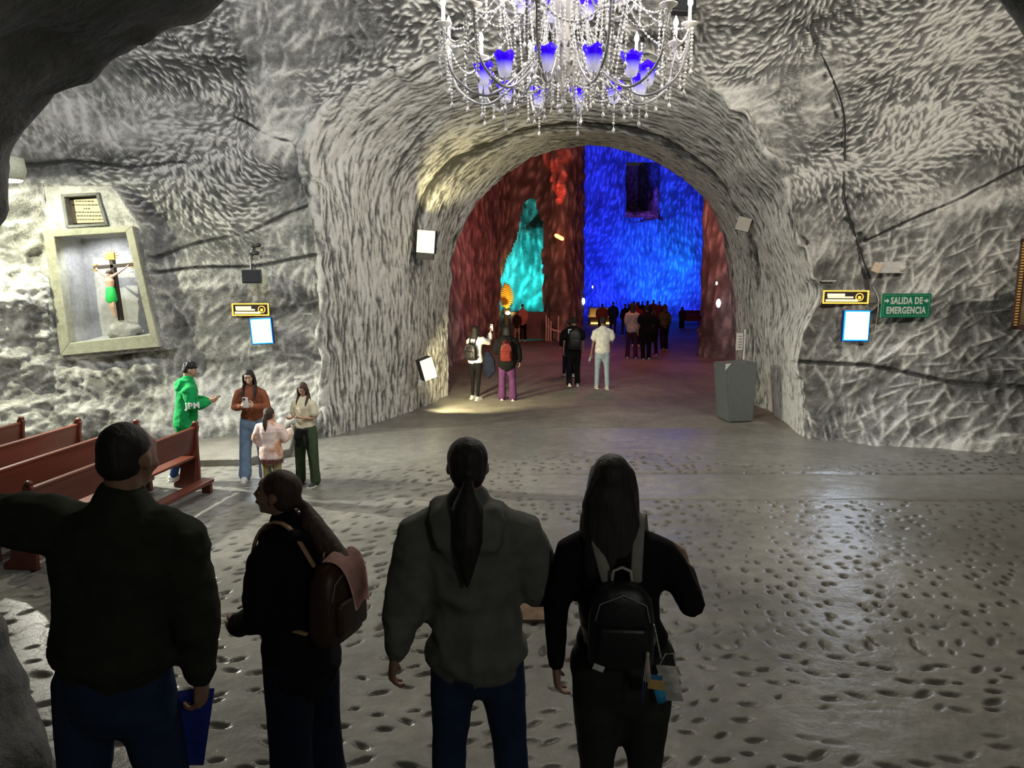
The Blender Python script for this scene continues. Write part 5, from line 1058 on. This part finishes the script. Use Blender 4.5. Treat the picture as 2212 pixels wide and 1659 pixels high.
for (x, y) in ((553, 532), (549, 549)):
    c = on_wall(x, y, 0.14); o = empty('wall_spotlight', c, 0.4, 'small black spotlight above the loudspeaker, %s of the two' % ('upper' if y < 540 else 'lower'), 'spotlight')
    bm = bmesh.new(); tube(bm, [V(-0.05, 0.05, 0), V(0.05, -0.04, 0.02)], [0.028, 0.036], 12); mesh_from_bm('lamp_head', bm, M_blackp, o)
    bm = bmesh.new(); tube(bm, [V(-0.03, 0.03, -0.02), V(-0.05, 0.08, -0.06), V(-0.05, 0.16, -0.06)], [0.008]*3, 6); mesh_from_bm('bracket', bm, M_blackp, o)
# emergency light unit above the green sign
c, w, h = quad_frame(1888, 566, 1955, 590, 0.16); o = empty('emergency_light', c, -0.1, 'white emergency light unit mounted above the green exit sign', 'emergency light')
bm = bmesh.new(); add_box(bm, (0.03, 0, 0), (w*0.82, 0.11, h), bevel=0.012); mesh_from_bm('case', bm, M_whitep, o, smooth=False)
bm = bmesh.new(); add_box(bm, (-w*0.42, -0.03, 0), (0.12, 0.10, h*0.9), rot=Matrix.Rotation(0.4, 3, 'Y'), bevel=0.012); mesh_from_bm('lamp_head', bm, plain('lens_warm', (0.75, 0.6, 0.45), 0.3), o, smooth=False)
bm = bmesh.new(); tube(bm, [V(w*0.36, -0.04, 0), V(w*0.36, -0.075, 0)], [h*0.38, h*0.34], 14); mesh_from_bm('lamp_head', bm, M_whitep, o)
o_ = box('conduit', on_wall(1790, 607, 0.08), (0.26, 0.025, 0.025), M_whitep, bevel=0.004); tag(o_, 'short white cable strip above the right amber sign', 'cable strip')
# cables on the rock
def cable(name, pts, r, mat, label, off=0.03):
    bm = bmesh.new(); P = [on_wall(x, y, off) for x, y in pts]
    Q = resample([tuple(p) for p in P], 60, 200); tube(bm, [V(*q) for q in Q], [r]*60, 6); return tag(mesh_from_bm(name, bm, mat), label, 'cable')
cable('cable', [(1742, 60), (1790, 150), (1822, 240), (1825, 330), (1824, 420), (1845, 500), (1878, 600)], 0.014, M_blackp, 'black cable running down the right wall towards the exit sign')
cable('cable', [(1886, 620), (1898, 650), (1892, 700), (1884, 735)], 0.008, M_whitep, 'thin white cable hanging between right screen and green sign')
cable('cable', [(545, 535), (540, 555), (542, 582)], 0.010, M_whitep, 'thin pale cable feeding the left loudspeaker')
# framed picture just entering the frame on the right
pc = Pp(2216, 615, 11.55); o = empty('picture', pc+V(0.42, 0, 0), math.radians(-28), 'dark and gold framed picture at the right edge of the photo', 'picture')
bm = bmesh.new()
for (x, z, sx, sz) in ((0, 0.66, 0.96, 0.10), (0, -0.66, 0.96, 0.10), (-0.43, 0, 0.10, 1.42), (0.43, 0, 0.10, 1.42)): add_box(bm, (x, 0, z), (sx, 0.09, sz), bevel=0.015)
mesh_from_bm('frame', bm, plain('frame_dark', (0.06, 0.025, 0.015), 0.4), o, smooth=False)
bm = bmesh.new()
for i in range(30): add_box(bm, (-0.43, -0.05, -0.64+i*0.044), (0.05, 0.02, 0.022), bevel=0.004)
mesh_from_bm('gilt_moulding', bm, M_gilt, o, smooth=False)
bm = bmesh.new(); add_box(bm, (0, 0.01, 0), (0.78, 0.03, 1.24)); mesh_from_bm('canvas', bm, plain('canvas_brown', (0.30, 0.20, 0.10), 0.7, var=0.5, scale=4), o, smooth=False)
# floodlight boxes in the jambs of the arch
M_lit = emis('recess_lit_face', (1.0, 0.93, 0.55), 1.5)  # glow stands in for recess sides lit by the lamps
def floodbox(label, c, w, h, yaw, mat, pitch=0.0, hood=True):
    o = empty('floodlight', c, yaw, label, 'floodlight'); o.rotation_euler[1] = pitch
    bm = bmesh.new(); add_box(bm, (0, 0.09, 0), (w*1.02, 0.18, h*1.04), bevel=0.01); mesh_from_bm('housing', bm, M_blackp, o, smooth=False)
    bm = bmesh.new(); add_box(bm, (0, -0.01, 0), (w, 0.02, h), bevel=0.003); mesh_from_bm('bright_face', bm, mat, o, smooth=False)
    if hood: bm = bmesh.new(); add_box(bm, (0, 0.02, -h*0.66), (w*0.95, 0.14, h*0.26), bevel=0.01); mesh_from_bm('mount_block', bm, plain('dark_rock_block', (0.12, 0.115, 0.10), 0.8), o, smooth=False)
    return o
p = Pp(920, 522, 15.0); floodbox('floodlight with glowing square for its lit recess on the left jamb of the arch, upper one', p, 0.36, 0.44, math.radians(-8), M_lit, 0.08)
light('arch_uplight', 'SPOT', Pp(944, 500, 14.95), 90, (1.0, 0.85, 0.42), 0.03, Pp(985, 360, 15.5), 95, 0.6)
p = Pp(925, 797, 14.55); floodbox('floodlight with glowing panel for its lit recess low on the left jamb shining on the floor', p, 0.27, 0.42, math.radians(35), M_lit, -0.28, False)
light('arch_floor_light', 'SPOT', Pp(940, 800, 14.5), 520, (1.0, 0.86, 0.48), 0.04, Pp(1030, 850, 16.6), 100, 0.55)
ob_ = box('junction_box', Pp(907, 827, 14.3), (0.06, 0.06, 0.12), M_whitep, bevel=0.006); tag(ob_, 'small white junction box under the low left floodlight', 'box')
p = Pp(1606, 484, 14.75); floodbox('pale wooden floodlight box on the right jamb of the arch', p, 0.26, 0.26, math.radians(-20), plain('pale_board', (0.62, 0.58, 0.50), 0.6), 0.25, False)
# grey lectern-like plinth at the right foot of the arch
def plinth():
    b = Pp(1582, 903, 14.3); b.z = 0; o = empty('plinth', b, math.radians(10), 'tall grey tapered information plinth at the right foot of the arch', 'plinth')
    bm = bmesh.new(); r = bmesh.ops.create_cube(bm, size=1)['verts']
    for v in r:
        top_ = v.co.z > 0; v.co = V(v.co.x*(0.66 if top_ else 0.50), v.co.y*0.55, 1.14 if top_ else 0.02)
        if top_ and v.co.x > 0: v.co.z = 1.17
        if not top_: v.co.x += 0.05
    bmesh.ops.bevel(bm, geom=bm.edges[:], offset=0.02, segments=2, affect='EDGES'); mesh_from_bm('plinth_body', bm, plain('plinth_grey', (0.13, 0.145, 0.14), 0.45), o, smooth=False)
    bm = bmesh.new(); prism(bm, [(-0.335, 1.17), (-0.22, 1.175), (-0.335, 1.04)], 'y', -0.285, -0.278); mesh_from_bm('white_corner', bm, M_whitep, o, smooth=False)
    bm = bmesh.new(); tube(bm, [V(0.33, 0.30, 0), V(0.33, 0.30, 1.75)], [0.018, 0.018], 10); mesh_from_bm('pole', bm, M_whitep, o)
    c = V(0.22, 0.30, 1.52); bm = bmesh.new(); add_box(bm, c, (0.13, 0.05, 0.34), bevel=0.01); pn = mesh_from_bm('notice_panel', bm, M_whitep, o, smooth=False)
    bm = bmesh.new()
    for i in range(5): add_box(bm, c+V(0, -0.028, 0.11-0.055*i), (0.07, 0.004, 0.02))
    mesh_from_bm('notice_print', bm, plain('print_grey', (0.25, 0.22, 0.2), 0.6), pn, smooth=False)
plinth()
# ================================================================== CHANDELIER
ch = empty('chandelier', (0, 0, 0), 0, 'large white crystal chandelier with blue glass shades and candle bulbs', 'chandelier')
CC = V(Pp(1218, 150, 7.55).x, 7.55, 0.0); ch.location = CC
M_arm = plain('chandelier_metal', (0.42, 0.42, 0.44), 0.3, metal=0.5); M_armw = plain('chandelier_white', (0.72, 0.70, 0.64), 0.35)
M_crys = plain('crystal', (0.85, 0.84, 0.80), 0.12, var=0.05, spec=0.9); M_flame = emis('candle_bulb', (1.0, 0.95, 0.82), 25)
m, p_ = newmat('blue_glass_shade'); N, L = nt(m); tc = N.new('ShaderNodeTexCoord'); sx_ = N.new('ShaderNodeSeparateXYZ'); L.new(tc.outputs['Generated'], sx_.inputs[0])
r_ = N.new('ShaderNodeValToRGB'); e = r_.color_ramp.elements; e[0].position = 0.15; e[0].color = (0.50, 0.48, 0.62, 1); e[1].position = 0.62; e[1].color = (0.03, 0.0, 0.85, 1); L.new(sx_.outputs['Z'], r_.inputs[0]); L.new(r_.outputs[0], p_.inputs['Base Color']); L.new(r_.outputs[0], p_.inputs['Emission Color'])
p_.inputs['Emission Strength'].default_value = 0.75; p_.inputs['Roughness'].default_value = 0.15; M_shade = m
M_bluebulb = emis('blue_bulb', (0.25, 0.35, 1.0), 5.0)
def link_copy(o, parent, loc, rz=0.0, name=None):
    c = o.copy(); C.objects.link(c); c.parent = parent; c.location = loc; c.rotation_euler = (0, 0, rz); return c
NA = 12; ZU = 4.66
bm = bmesh.new()
lathe(bm, [(0.01, 4.70), (0.05, 4.74), (0.03, 4.80), (0.10, 4.88), (0.16, 5.00), (0.15, 5.08), (0.07, 5.16), (0.05, 5.35), (0.10, 5.42), (0.17, 5.50), (0.12, 5.60), (0.05, 5.70), (0.06, 6.2), (0.14, 6.3), (0.05, 6.4), (0.03, 7.3)], 20); mesh_from_bm('central_column', bm, M_armw, ch)
def arm_mesh(r0, z0, ru, zu, ro, zo, rad=0.013):
    bm = bmesh.new(); pts = [(r0, z0), (r0+0.10, z0+0.02), (r0+0.5*(ru-r0), z0-0.55*(z0-zu)), (ru-0.13, zu+0.035), (ru, zu), (ru+0.15, zu+0.05), (ro-0.06, zu+0.28*(zo-zu)+0.03), (ro, zo-0.22*(zo-zu)), (ro+0.01, zo)]
    Q = resample([(a, 0, b) for a, b in pts], 26, 200); tube(bm, [V(*q) for q in Q], [rad]*26, 7, side=V(0, 1, 0)); return bm
def cupbm():
    bm = bmesh.new(); lathe(bm, [(0.012, -0.05), (0.03, -0.03), (0.075, 0.0), (0.078, 0.012), (0.03, 0.008), (0.024, 0.03), (0.018, 0.035), (0.016, 0.15), (0.001, 0.152)], 14); return bm
def bulbbm():
    bm = bmesh.new(); lathe(bm, [(0.001, 0.0), (0.014, 0.006), (0.026, 0.03), (0.024, 0.055), (0.010, 0.09), (0.001, 0.11)], 10); return bm
def shadebm():
    bm = bmesh.new(); lathe(bm, [(0.022, 0.0), (0.050, 0.012), (0.062, 0.06), (0.066, 0.11), (0.082, 0.165), (0.100, 0.20), (0.094, 0.196), (0.062, 0.11), (0.052, 0.03), (0.01, 0.015)], 20, wav=0.0)
    for v in bm.verts:
        if v.co.z > 0.16: a = math.atan2(v.co.y, v.co.x); v.co.z += 0.018*math.cos(5*a)*(v.co.z-0.15)/0.05
    return bm
def beads(pts, r=0.013, drop=True):
    bm = bmesh.new(); tube(bm, [V(*p) for p in pts]+([pts[-1]+V(0, 0, -0.03-r)] if drop else []), [0.003]*(len(pts)+(1 if drop else 0)), 4)
    for i, p in enumerate(pts): ball(bm, p, (r*(1 if i % 3 else 1.25),)*3, sub=1)
    if drop:
        p = pts[-1]+V(0, 0, -0.022-r); L_ = 0.055; vs_ = [bm.verts.new(p), bm.verts.new(p+V(0, 0, -L_*1.45))]; mid_ = [bm.verts.new(p+V(math.cos(a)*0.021, math.sin(a)*0.021, -L_*0.62)) for a in np.linspace(0, 2*math.pi, 7)[:-1]]
        for k in range(6): bm.faces.new((vs_[0], mid_[k], mid_[(k+1) % 6])); bm.faces.new((vs_[1], mid_[(k+1) % 6], mid_[k]))
    return bm
A0 = mesh_from_bm('arm', arm_mesh(0.10, 5.12, 0.80, ZU, 1.16, 5.24), M_arm, ch); CU = mesh_from_bm('candle_cup', cupbm(), M_armw, A0); BU = mesh_from_bm('candle_bulb', bulbbm(), M_flame, A0)
ST = mesh_from_bm('shade_stem', (lambda b: (tube(b, [V(0, 0, 0), V(0, 0, 0.09)], [0.010, 0.010], 7), b)[1])(bmesh.new()), M_arm, A0); SH_ = mesh_from_bm('glass_shade', shadebm(), M_shade, A0); BB = mesh_from_bm('shade_bulb', bulbbm(), M_bluebulb, A0)
PD = mesh_from_bm('pendant', beads([V(0, 0, -0.03*i) for i in range(4)], 0.012), M_crys, A0)
def place_arm(a, first=False, mi=1.0):
    o = A0 if first else A0.copy()
    if not first: C.objects.link(o); o.parent = ch
    o.rotation_euler = (0, 0, a)
    items = [(CU, (1.17, 0, 5.26)), (BU, (1.17, 0, 5.41)), (ST, (0.80, 0, ZU)), (SH_, (0.80, 0, ZU+0.08)), (BB, (0.80, 0, ZU+0.14)), (PD, (0.80, 0, ZU-0.03)), (PD, (0.62, 0, ZU+0.10)), (PD, (0.98, 0, ZU+0.12))]
    done = set()
    for ob, l in items:
        if first and ob not in done: ob.location = l; done.add(ob); continue
        c = ob.copy(); C.objects.link(c); c.parent = o; c.location = l; c.rotation_euler = (0, 0, a)
    return o
for i in range(NA): place_arm(math.radians(15+30*i), i == 0)
# swags of beads between neighbouring cups, vertical strings, inner curtains
def swag(p, q, sag, n, r=0.013, drop=False, name='bead_string'):
    pts = [p*(1-t)+q*t+V(0, 0, -sag*4*t*(1-t)) for t in np.linspace(0, 1, n)]
    return mesh_from_bm(name, beads(pts, r, drop), M_crys, ch, smooth=True)
pol = lambda r, a, z: V(r*math.cos(a), r*math.sin(a), z)
def rep(o, n, step):
    for i in range(1, n): c = o.copy(); C.objects.link(c); c.parent = ch; c.rotation_euler = (0, 0, step*i)
a0 = math.radians(15); st_ = math.radians(30)
rep(swag(pol(1.17, a0, 5.24), pol(1.17, a0+st_, 5.24), 0.20, 20), 12, st_)
rep(swag(pol(1.17, a0, 5.24), pol(0.62, a0, 5.62), 0.14, 18), 12, st_)
rep(swag(pol(1.17, a0+0.02, 5.22), pol(1.14, a0+0.02, 4.74), 0.0, 15, 0.015, True), 12, st_)
rep(swag(pol(1.20, a0-0.06, 5.20), pol(1.20, a0-0.06, 4.90), 0.0, 10, 0.015, True), 12, st_)
rep(swag(pol(0.62, a0, 5.62), pol(0.50, a0+0.1, 4.90), 0.0, 20, 0.012, True), 12, st_)
rep(swag(pol(0.40, a0+0.2, 5.7), pol(0.32, a0+0.2, 4.98), 0.0, 20, 0.012, True), 12, st_)
rep(swag(pol(0.18, a0, 5.5), pol(0.42, a0, 4.86), 0.04, 18, 0.012, True), 12, st_)
rep(swag(pol(0.20, a0+0.25, 5.1), pol(0.22, a0+0.25, 4.66), 0.0, 14, 0.012, True), 12, st_)
rep(swag(pol(0.95, a0+0.26, 5.3), pol(0.95, a0+0.26, 4.85), 0.0, 14, 0.012, True), 12, st_)
rep(swag(pol(0.10, a0, 4.9), pol(0.55, a0+st_/2, 4.72), 0.10, 16, 0.011, True), 12, st_)
# upper tier of arms
B0 = mesh_from_bm('upper_arm', arm_mesh(0.08, 5.85, 0.46, 5.42, 0.74, 5.80, 0.011), M_arm, ch)
kids = [(CU, (0.75, 0, 5.82)), (BU, (0.75, 0, 5.97)), (ST, (0.46, 0, 5.42)), (SH_, (0.46, 0, 5.50)), (BB, (0.46, 0, 5.56)), (PD, (0.46, 0, 5.40))]
for i in range(8):
    a = math.radians(45*i+10); o = B0 if i == 0 else B0.copy()
    if i: C.objects.link(o); o.parent = ch
    o.rotation_euler = (0, 0, a)
    for ob, l in kids: c = ob.copy(); C.objects.link(c); c.parent = o; c.location = l; c.rotation_euler = (0, 0, a)
rep(swag(pol(0.75, 0.17, 5.80), pol(0.75, 0.17, 5.45), 0.0, 12, 0.014, True), 8, math.radians(45))
rep(swag(pol(0.75, 0.17, 5.80), pol(0.75, 0.17+math.radians(45), 5.80), 0.16, 16), 8, math.radians(45))
rep(swag(pol(0.12, 0.4, 6.3), pol(0.74, 0.17, 5.85), 0.12, 18), 8, math.radians(45))
bm = bmesh.new(); add_box(bm, (0, 0, 8.2), (0.012, 0.012, 1.9)); mesh_from_bm('chain', bm, M_armw, ch)
for i in range(0, 12, 2):
    a = math.radians(15+30*i); light('chandelier_light', 'POINT', CC+pol(1.17, a, 5.46), 62, (1.0, 0.92, 0.78), 0.04)
light('chandelier_light', 'POINT', CC+V(0, 0, 6.05), 110, (1.0, 0.92, 0.78), 0.12)
# ================================================================== PEWS
M_wood = plain('pew_wood', (0.13, 0.034, 0.020), 0.32, var=0.22, scale=7, stretch=(1, 0.12, 1))
P_R = V(Pp(430, 1052, 9.93).x, 9.93, 0); P_L = V(-4.86, 7.10, 0); dv = (P_R-P_L); plen = dv.length; yawp = math.atan2(dv.y, dv.x)-math.pi/2
def make_pew(label):
    o = empty('pew', P_L, yawp, label, 'pew', 'red brown wooden pews')
    prof = [(0.04, 0), (-0.36, 0), (-0.36, 0.05), (-0.27, 0.12), (-0.24, 0.26), (-0.27, 0.37), (-0.39, 0.43), (-0.41, 0.48), (-0.36, 0.52), (-0.20, 0.55), (-0.09, 0.66), (-0.035, 0.86), (-0.03, 0.90), (0.0, 0.93), (0.05, 0.92), (0.075, 0.88), (0.05, 0.76), (0.045, 0.5), (0.05, 0.3)]
    for y in (0.0, plen-0.045):
        bm = bmesh.new(); prism(bm, prof, 'y', y, y+0.045); bmesh.ops.recalc_face_normals(bm, faces=bm.faces[:]); bmesh.ops.bevel(bm, geom=[e for e in bm.edges], offset=0.006, segments=1, affect='EDGES'); e_ = mesh_from_bm('end_panel', bm, M_wood, o, smooth=False)
        bm = bmesh.new(); ball(bm, (0.03, y+0.022, 0.925), (0.045, 0.034, 0.030)); mesh_from_bm('knob', bm, M_wood, e_)
    L_ = plen-0.09
    bm = bmesh.new(); add_box(bm, (-0.005, plen/2, 0.69), (0.028, L_, 0.32), rot=Matrix.Rotation(0.14, 3, 'Y'), bevel=0.004); mesh_from_bm('backrest', bm, M_wood, o, smooth=False)
    bm = bmesh.new(); add_box(bm, (0.017, plen/2, 0.855), (0.055, L_, 0.035), rot=Matrix.Rotation(0.14, 3, 'Y'), bevel=0.012); mesh_from_bm('top_rail', bm, M_wood, o, smooth=False)
    bm = bmesh.new(); add_box(bm, (-0.20, plen/2, 0.435), (0.42, L_, 0.032), rot=Matrix.Rotation(-0.06, 3, 'Y'), bevel=0.008); mesh_from_bm('seat', bm, M_wood, o, smooth=False)
    bm = bmesh.new(); add_box(bm, (0.26, plen/2-0.08, 0.17), (0.16, plen-0.15, 0.05), bevel=0.008); k_ = mesh_from_bm('kneeler', bm, M_wood, o, smooth=False)
    for y in (0.20, plen-0.21):
        bm = bmesh.new(); add_box(bm, (0.26, y, 0.073), (0.13, 0.06, 0.145), bevel=0.006); mesh_from_bm('foot', bm, M_wood, k_, smooth=False)
    return o
pew = make_pew('nearest red-brown wooden pew, in front of the man in green hoodie')
labs = ['second pew from the front, half hidden behind the pointing man', 'third red-brown pew, its end knob seen left of the pointing man', 'farthest red-brown pew at the left edge of the photo']
for k, lb in enumerate(labs):
    c = copy_tree(pew); c.location = P_L+V(-0.86*(k+1), 0.10*(k+1), 0); c['label'] = lb
# floor hatch and slab frame
Yh = 3.13/-ratio(1320); o_ = empty('floor_hatch', (Pp(1168, 1320, Yh).x, Yh, 0.0), 0, 'brown wooden hatch in the floor between cardigan person and backpack woman', 'hatch')
bm = bmesh.new(); add_box(bm, (0, 0, 0.005), (0.36, 0.40, 0.03), bevel=0.005); mesh_from_bm('board', bm, plain('hatch_wood', (0.16, 0.10, 0.055), 0.6, var=0.35, scale=8), o_, smooth=False)
bm = bmesh.new(); add_box(bm, (0, 0.21, 0.008), (0.42, 0.022, 0.04)); mesh_from_bm('rim', bm, plain('rim_dark', (0.04, 0.035, 0.03), 0.7), o_, smooth=False)
# ================================================================== FAR CHAMBER FITTINGS
gp = Pp(1094, 640, 36.2); o_ = empty('sculpture', V(gp.x, 36.2, zfloor(36.2)+1.5), 0, 'golden lit wing shaped sculpture beside the cyan alcove', 'sculpture')
bm = bmesh.new(); n1 = 11
hgt_ = Pp(1094, 612, 36.2).z-Pp(1094, 668, 36.2).z; cz = Pp(1094, 668, 36.2).z-(zfloor(36.2)+1.5)
for k in range(22):
    t = k/21.0; z = cz+hgt_*(0.04+0.86*t); wv = 0.34*math.sin(math.pi*(0.16+0.78*t))+0.03; sd = -1 if k % 2 else 1
    tube(bm, [V(0.02*sd, 0, z), V(sd*wv*0.6, -0.05, z+0.10), V(sd*wv, 0.02, z+0.02+0.1*t)], [(0.05, 0.02), (0.065, 0.025), (0.02, 0.01)], 6)
tube(bm, [V(0, 0, cz-0.05), V(0.03, 0, cz+hgt_*0.5), V(-0.05, 0, cz+hgt_)], [0.07, 0.10, 0.03], 8); mesh_from_bm('feathers', bm, plain('gold_leaf', (0.85, 0.50, 0.06), 0.45), o_)
bm = bmesh.new(); lathe(bm, [(0.01, -1.2), (0.20, -1.2), (0.16, -0.9), (0.10, cz-0.35), (0.22, cz-0.2), (0.20, cz-0.02), (0.01, cz)], 12); mesh_from_bm('pedestal', bm, plain('pedestal_stone', (0.3, 0.25, 0.2), 0.7), o_)
light('sculpture_light', 'SPOT', V(gp.x+0.3, 34.6, gp.z-1.3), 300, (1.0, 0.72, 0.22), 0.05, gp, 40, 0.8)
bm = bmesh.new(); ball(bm, (0, 0, 0), (0.13, 0.10, 0.09)); tag(mesh_from_bm('floor_lamp', bm, emis('lamp_warm', (1.0, 0.8, 0.35), 6), None, loc=Pp(1097, 676, 35.4)), 'small warm lamp glowing at the foot of the golden sculpture', 'lamp')
# red-orange tube lamp on the red rock pillar and its grazing beam
rp = Pp(1208, 512, 35.35); o_ = empty('red_lamp', rp, 0, 'glowing orange red lamp fixed on the red rock pillar', 'lamp')
bm = bmesh.new(); tube(bm, [V(-0.14, 0, 0.07), V(0.14, 0, -0.08)], [0.09, 0.09], 10); mesh_from_bm('lamp_tube', bm, emis('lamp_redorange', (1.0, 0.16, 0.05), 9), o_)
bm = bmesh.new(); tube(bm, [V(0, 0.05, 0), V(0, 0.6, -0.1)], [0.03, 0.03], 6); mesh_from_bm('bracket', bm, M_blackp, o_)
light('red_pillar_beam', 'SPOT', rp+V(0, 0.25, 0.12), 900, (1.0, 0.06, 0.03), 0.04, rp+V(-0.05, 0.72, 2.2), 24, 0.5)
light('window_sill_glow', 'SPOT', V(wn[0][0]+1.2, 57.6, wn[0][1]-0.3), 260, (0.35, 0.10, 1.0), 0.1, V(wn[0][0]+1.4, 58.6, wn[2][1]), 90, 0.8)
# white lamps
for (x, y, Y, lab, r) in ((1260, 651, 38, 'small white lamp low at the left edge of the blue wall', 0.09), (1552, 655, 24.3, 'white lamp on the right rock flank, lower one', 0.075), (1548, 612, 24.4, 'tiny greenish lamp on the right rock flank, upper one', 0.03), (1280, 620, 54, 'tiny white lamp high on the blue wall', 0.05)):
    bm = bmesh.new(); ball(bm, (0, 0, 0), (r, r, r*1.9)); tag(mesh_from_bm('wall_lamp', bm, emis('bulb_cool', (0.85, 0.9, 1.0), 12), None, loc=Pp(x, y, Y)), lab, 'lamp')
# white curved railing, yellow lit ledge, alcove parapet, benches
o_ = empty('railing', (0, 0, 0), 0, 'white curved railing posts left of the crowd', 'railing'); M_wr = plain('rail_white', (0.8, 0.8, 0.8), 0.4)
def PY(x, y): 
    Y = 30.0
    for _ in range(60): Y = 0.5*Y+0.5*(zfloor(Y)+0.02-CAMZ)/ratio(y)
    return Pp(x, y, Y)
RY = 34.9; zf = zfloor(RY)
bm = bmesh.new(); tube(bm, [Pp(x, y, RY+dy) for x, y, dy in ((1180, 700, 0.6), (1185, 707, 0.3), (1195, 713, 0.1), (1208, 716, 0), (1222, 717, 0))], [0.05]*5, 8); mesh_from_bm('kerb_rail', bm, M_wr, o_)
for x, t in ((1180, 682), (1185, 688), (1190, 694), (1206, 684), (1221, 716)):
    b = Pp(x, 700, RY); bm = bmesh.new(); tube(bm, [V(b.x, RY, zf), V(b.x, RY, Pp(x, t, RY).z)], [0.035, 0.035], 8); mesh_from_bm('post', bm, M_wr, o_)
a = Pp(1272, 690, 50); b = Pp(1322, 690, 50); o_ = empty('ledge', (a+b)/2, 0, 'low yellow lit stone ledge in front of the blue wall', 'ledge')
bm = bmesh.new(); add_box(bm, (0, 0, 0.25), (b.x-a.x, 0.8, 1.1), bevel=0.04); mesh_from_bm('ledge_block', bm, plain('ledge_stone', (0.35, 0.27, 0.16), 0.8, scale=3), o_, smooth=False)
bm = bmesh.new(); add_box(bm, (0, -0.42, -0.22), (b.x-a.x-0.2, 0.05, 0.09)); mesh_from_bm('light_strip', bm, emis('strip_yellow', (1.0, 0.62, 0.15), 3.0), o_, smooth=False)
light('ledge_glow', 'AREA', (a+b)/2+V(0, -0.5, 0.2), 25, (1, 0.62, 0.2), 1.8, (a+b)/2+V(0, -0.2, 3))
a = Pp(1100, 672, 37.6); b = Pp(1172, 672, 37.6); o_ = empty('parapet', V((a.x+b.x)/2+0.12, 35.75, zfloor(36)), 0, 'low wall closing the foot of the cyan alcove', 'parapet')
bm = bmesh.new(); add_box(bm, (0, 0, 0.75), (1.75, 0.3, (a.z-zfloor(36))), bevel=0.04); mesh_from_bm('parapet_wall', bm, plain('parapet_stone', (0.16, 0.12, 0.13), 0.8, scale=2, var=0.3), o_, smooth=False)
for (x, y, Y, lab) in ((1490, 706, 46.8, 'row of dark benches right of the crowd, nearer'), (1490, 692, 51, 'row of dark benches right of the crowd, farther')):
    c = Pp(x, y, Y); c.z = zfloor(Y); o_ = empty('bench', c, 0, lab, 'bench')
    bm = bmesh.new(); add_box(bm, (0, 0, 0.45), (1.3, 0.4, 0.05)); mesh_from_bm('seat', bm, M_wood, o_, smooth=False)
    bm = bmesh.new(); add_box(bm, (0, -0.2, 0.66), (1.3, 0.04, 0.36)); mesh_from_bm('backrest', bm, M_wood, o_, smooth=False)
    for sx in (-0.6, 0.6): bm = bmesh.new(); add_box(bm, (sx, 0, 0.22), (0.06, 0.4, 0.44)); mesh_from_bm('leg', bm, M_wood, o_, smooth=False)
# flood lamp on the left wall whose edge enters the frame
fp = Pp(12, 368, 10.1); o_ = empty('wall_floodlight', fp, 0.5, 'pale glowing round floodlight at the left edge above rough rock', 'floodlight')
bm = bmesh.new(); lathe(bm, [(0.01, -0.12), (0.20, -0.12), (0.24, 0.0), (0.22, 0.16), (0.01, 0.2)], 20); mesh_from_bm('lamp_housing', bm, plain('lamp_pale', (0.55, 0.58, 0.45), 0.4), o_)
bm = bmesh.new(); lathe(bm, [(0.01, -0.15), (0.17, -0.145), (0.19, -0.12), (0.01, -0.119)], 20); mesh_from_bm('lens', bm, emis('lens_glow', (1.0, 1.0, 0.7), 5), o_)
flush()
dg = bpy.context.evaluated_depsgraph_get(); dg.update()
ms = [bpy.data.meshes.new_from_object(o.evaluated_get(dg)) for o, _ in TXT]
for (o, mat), me in zip(TXT, ms):
    me.materials.clear(); me.materials.append(mat); n = bpy.data.objects.new(o.name, me); C.objects.link(n); n.parent = o.parent; n.location = o.location; n.rotation_euler = o.rotation_euler; n.scale = o.scale
    nm = o.name.split('.')[0]; bpy.data.objects.remove(o); n.name = nm
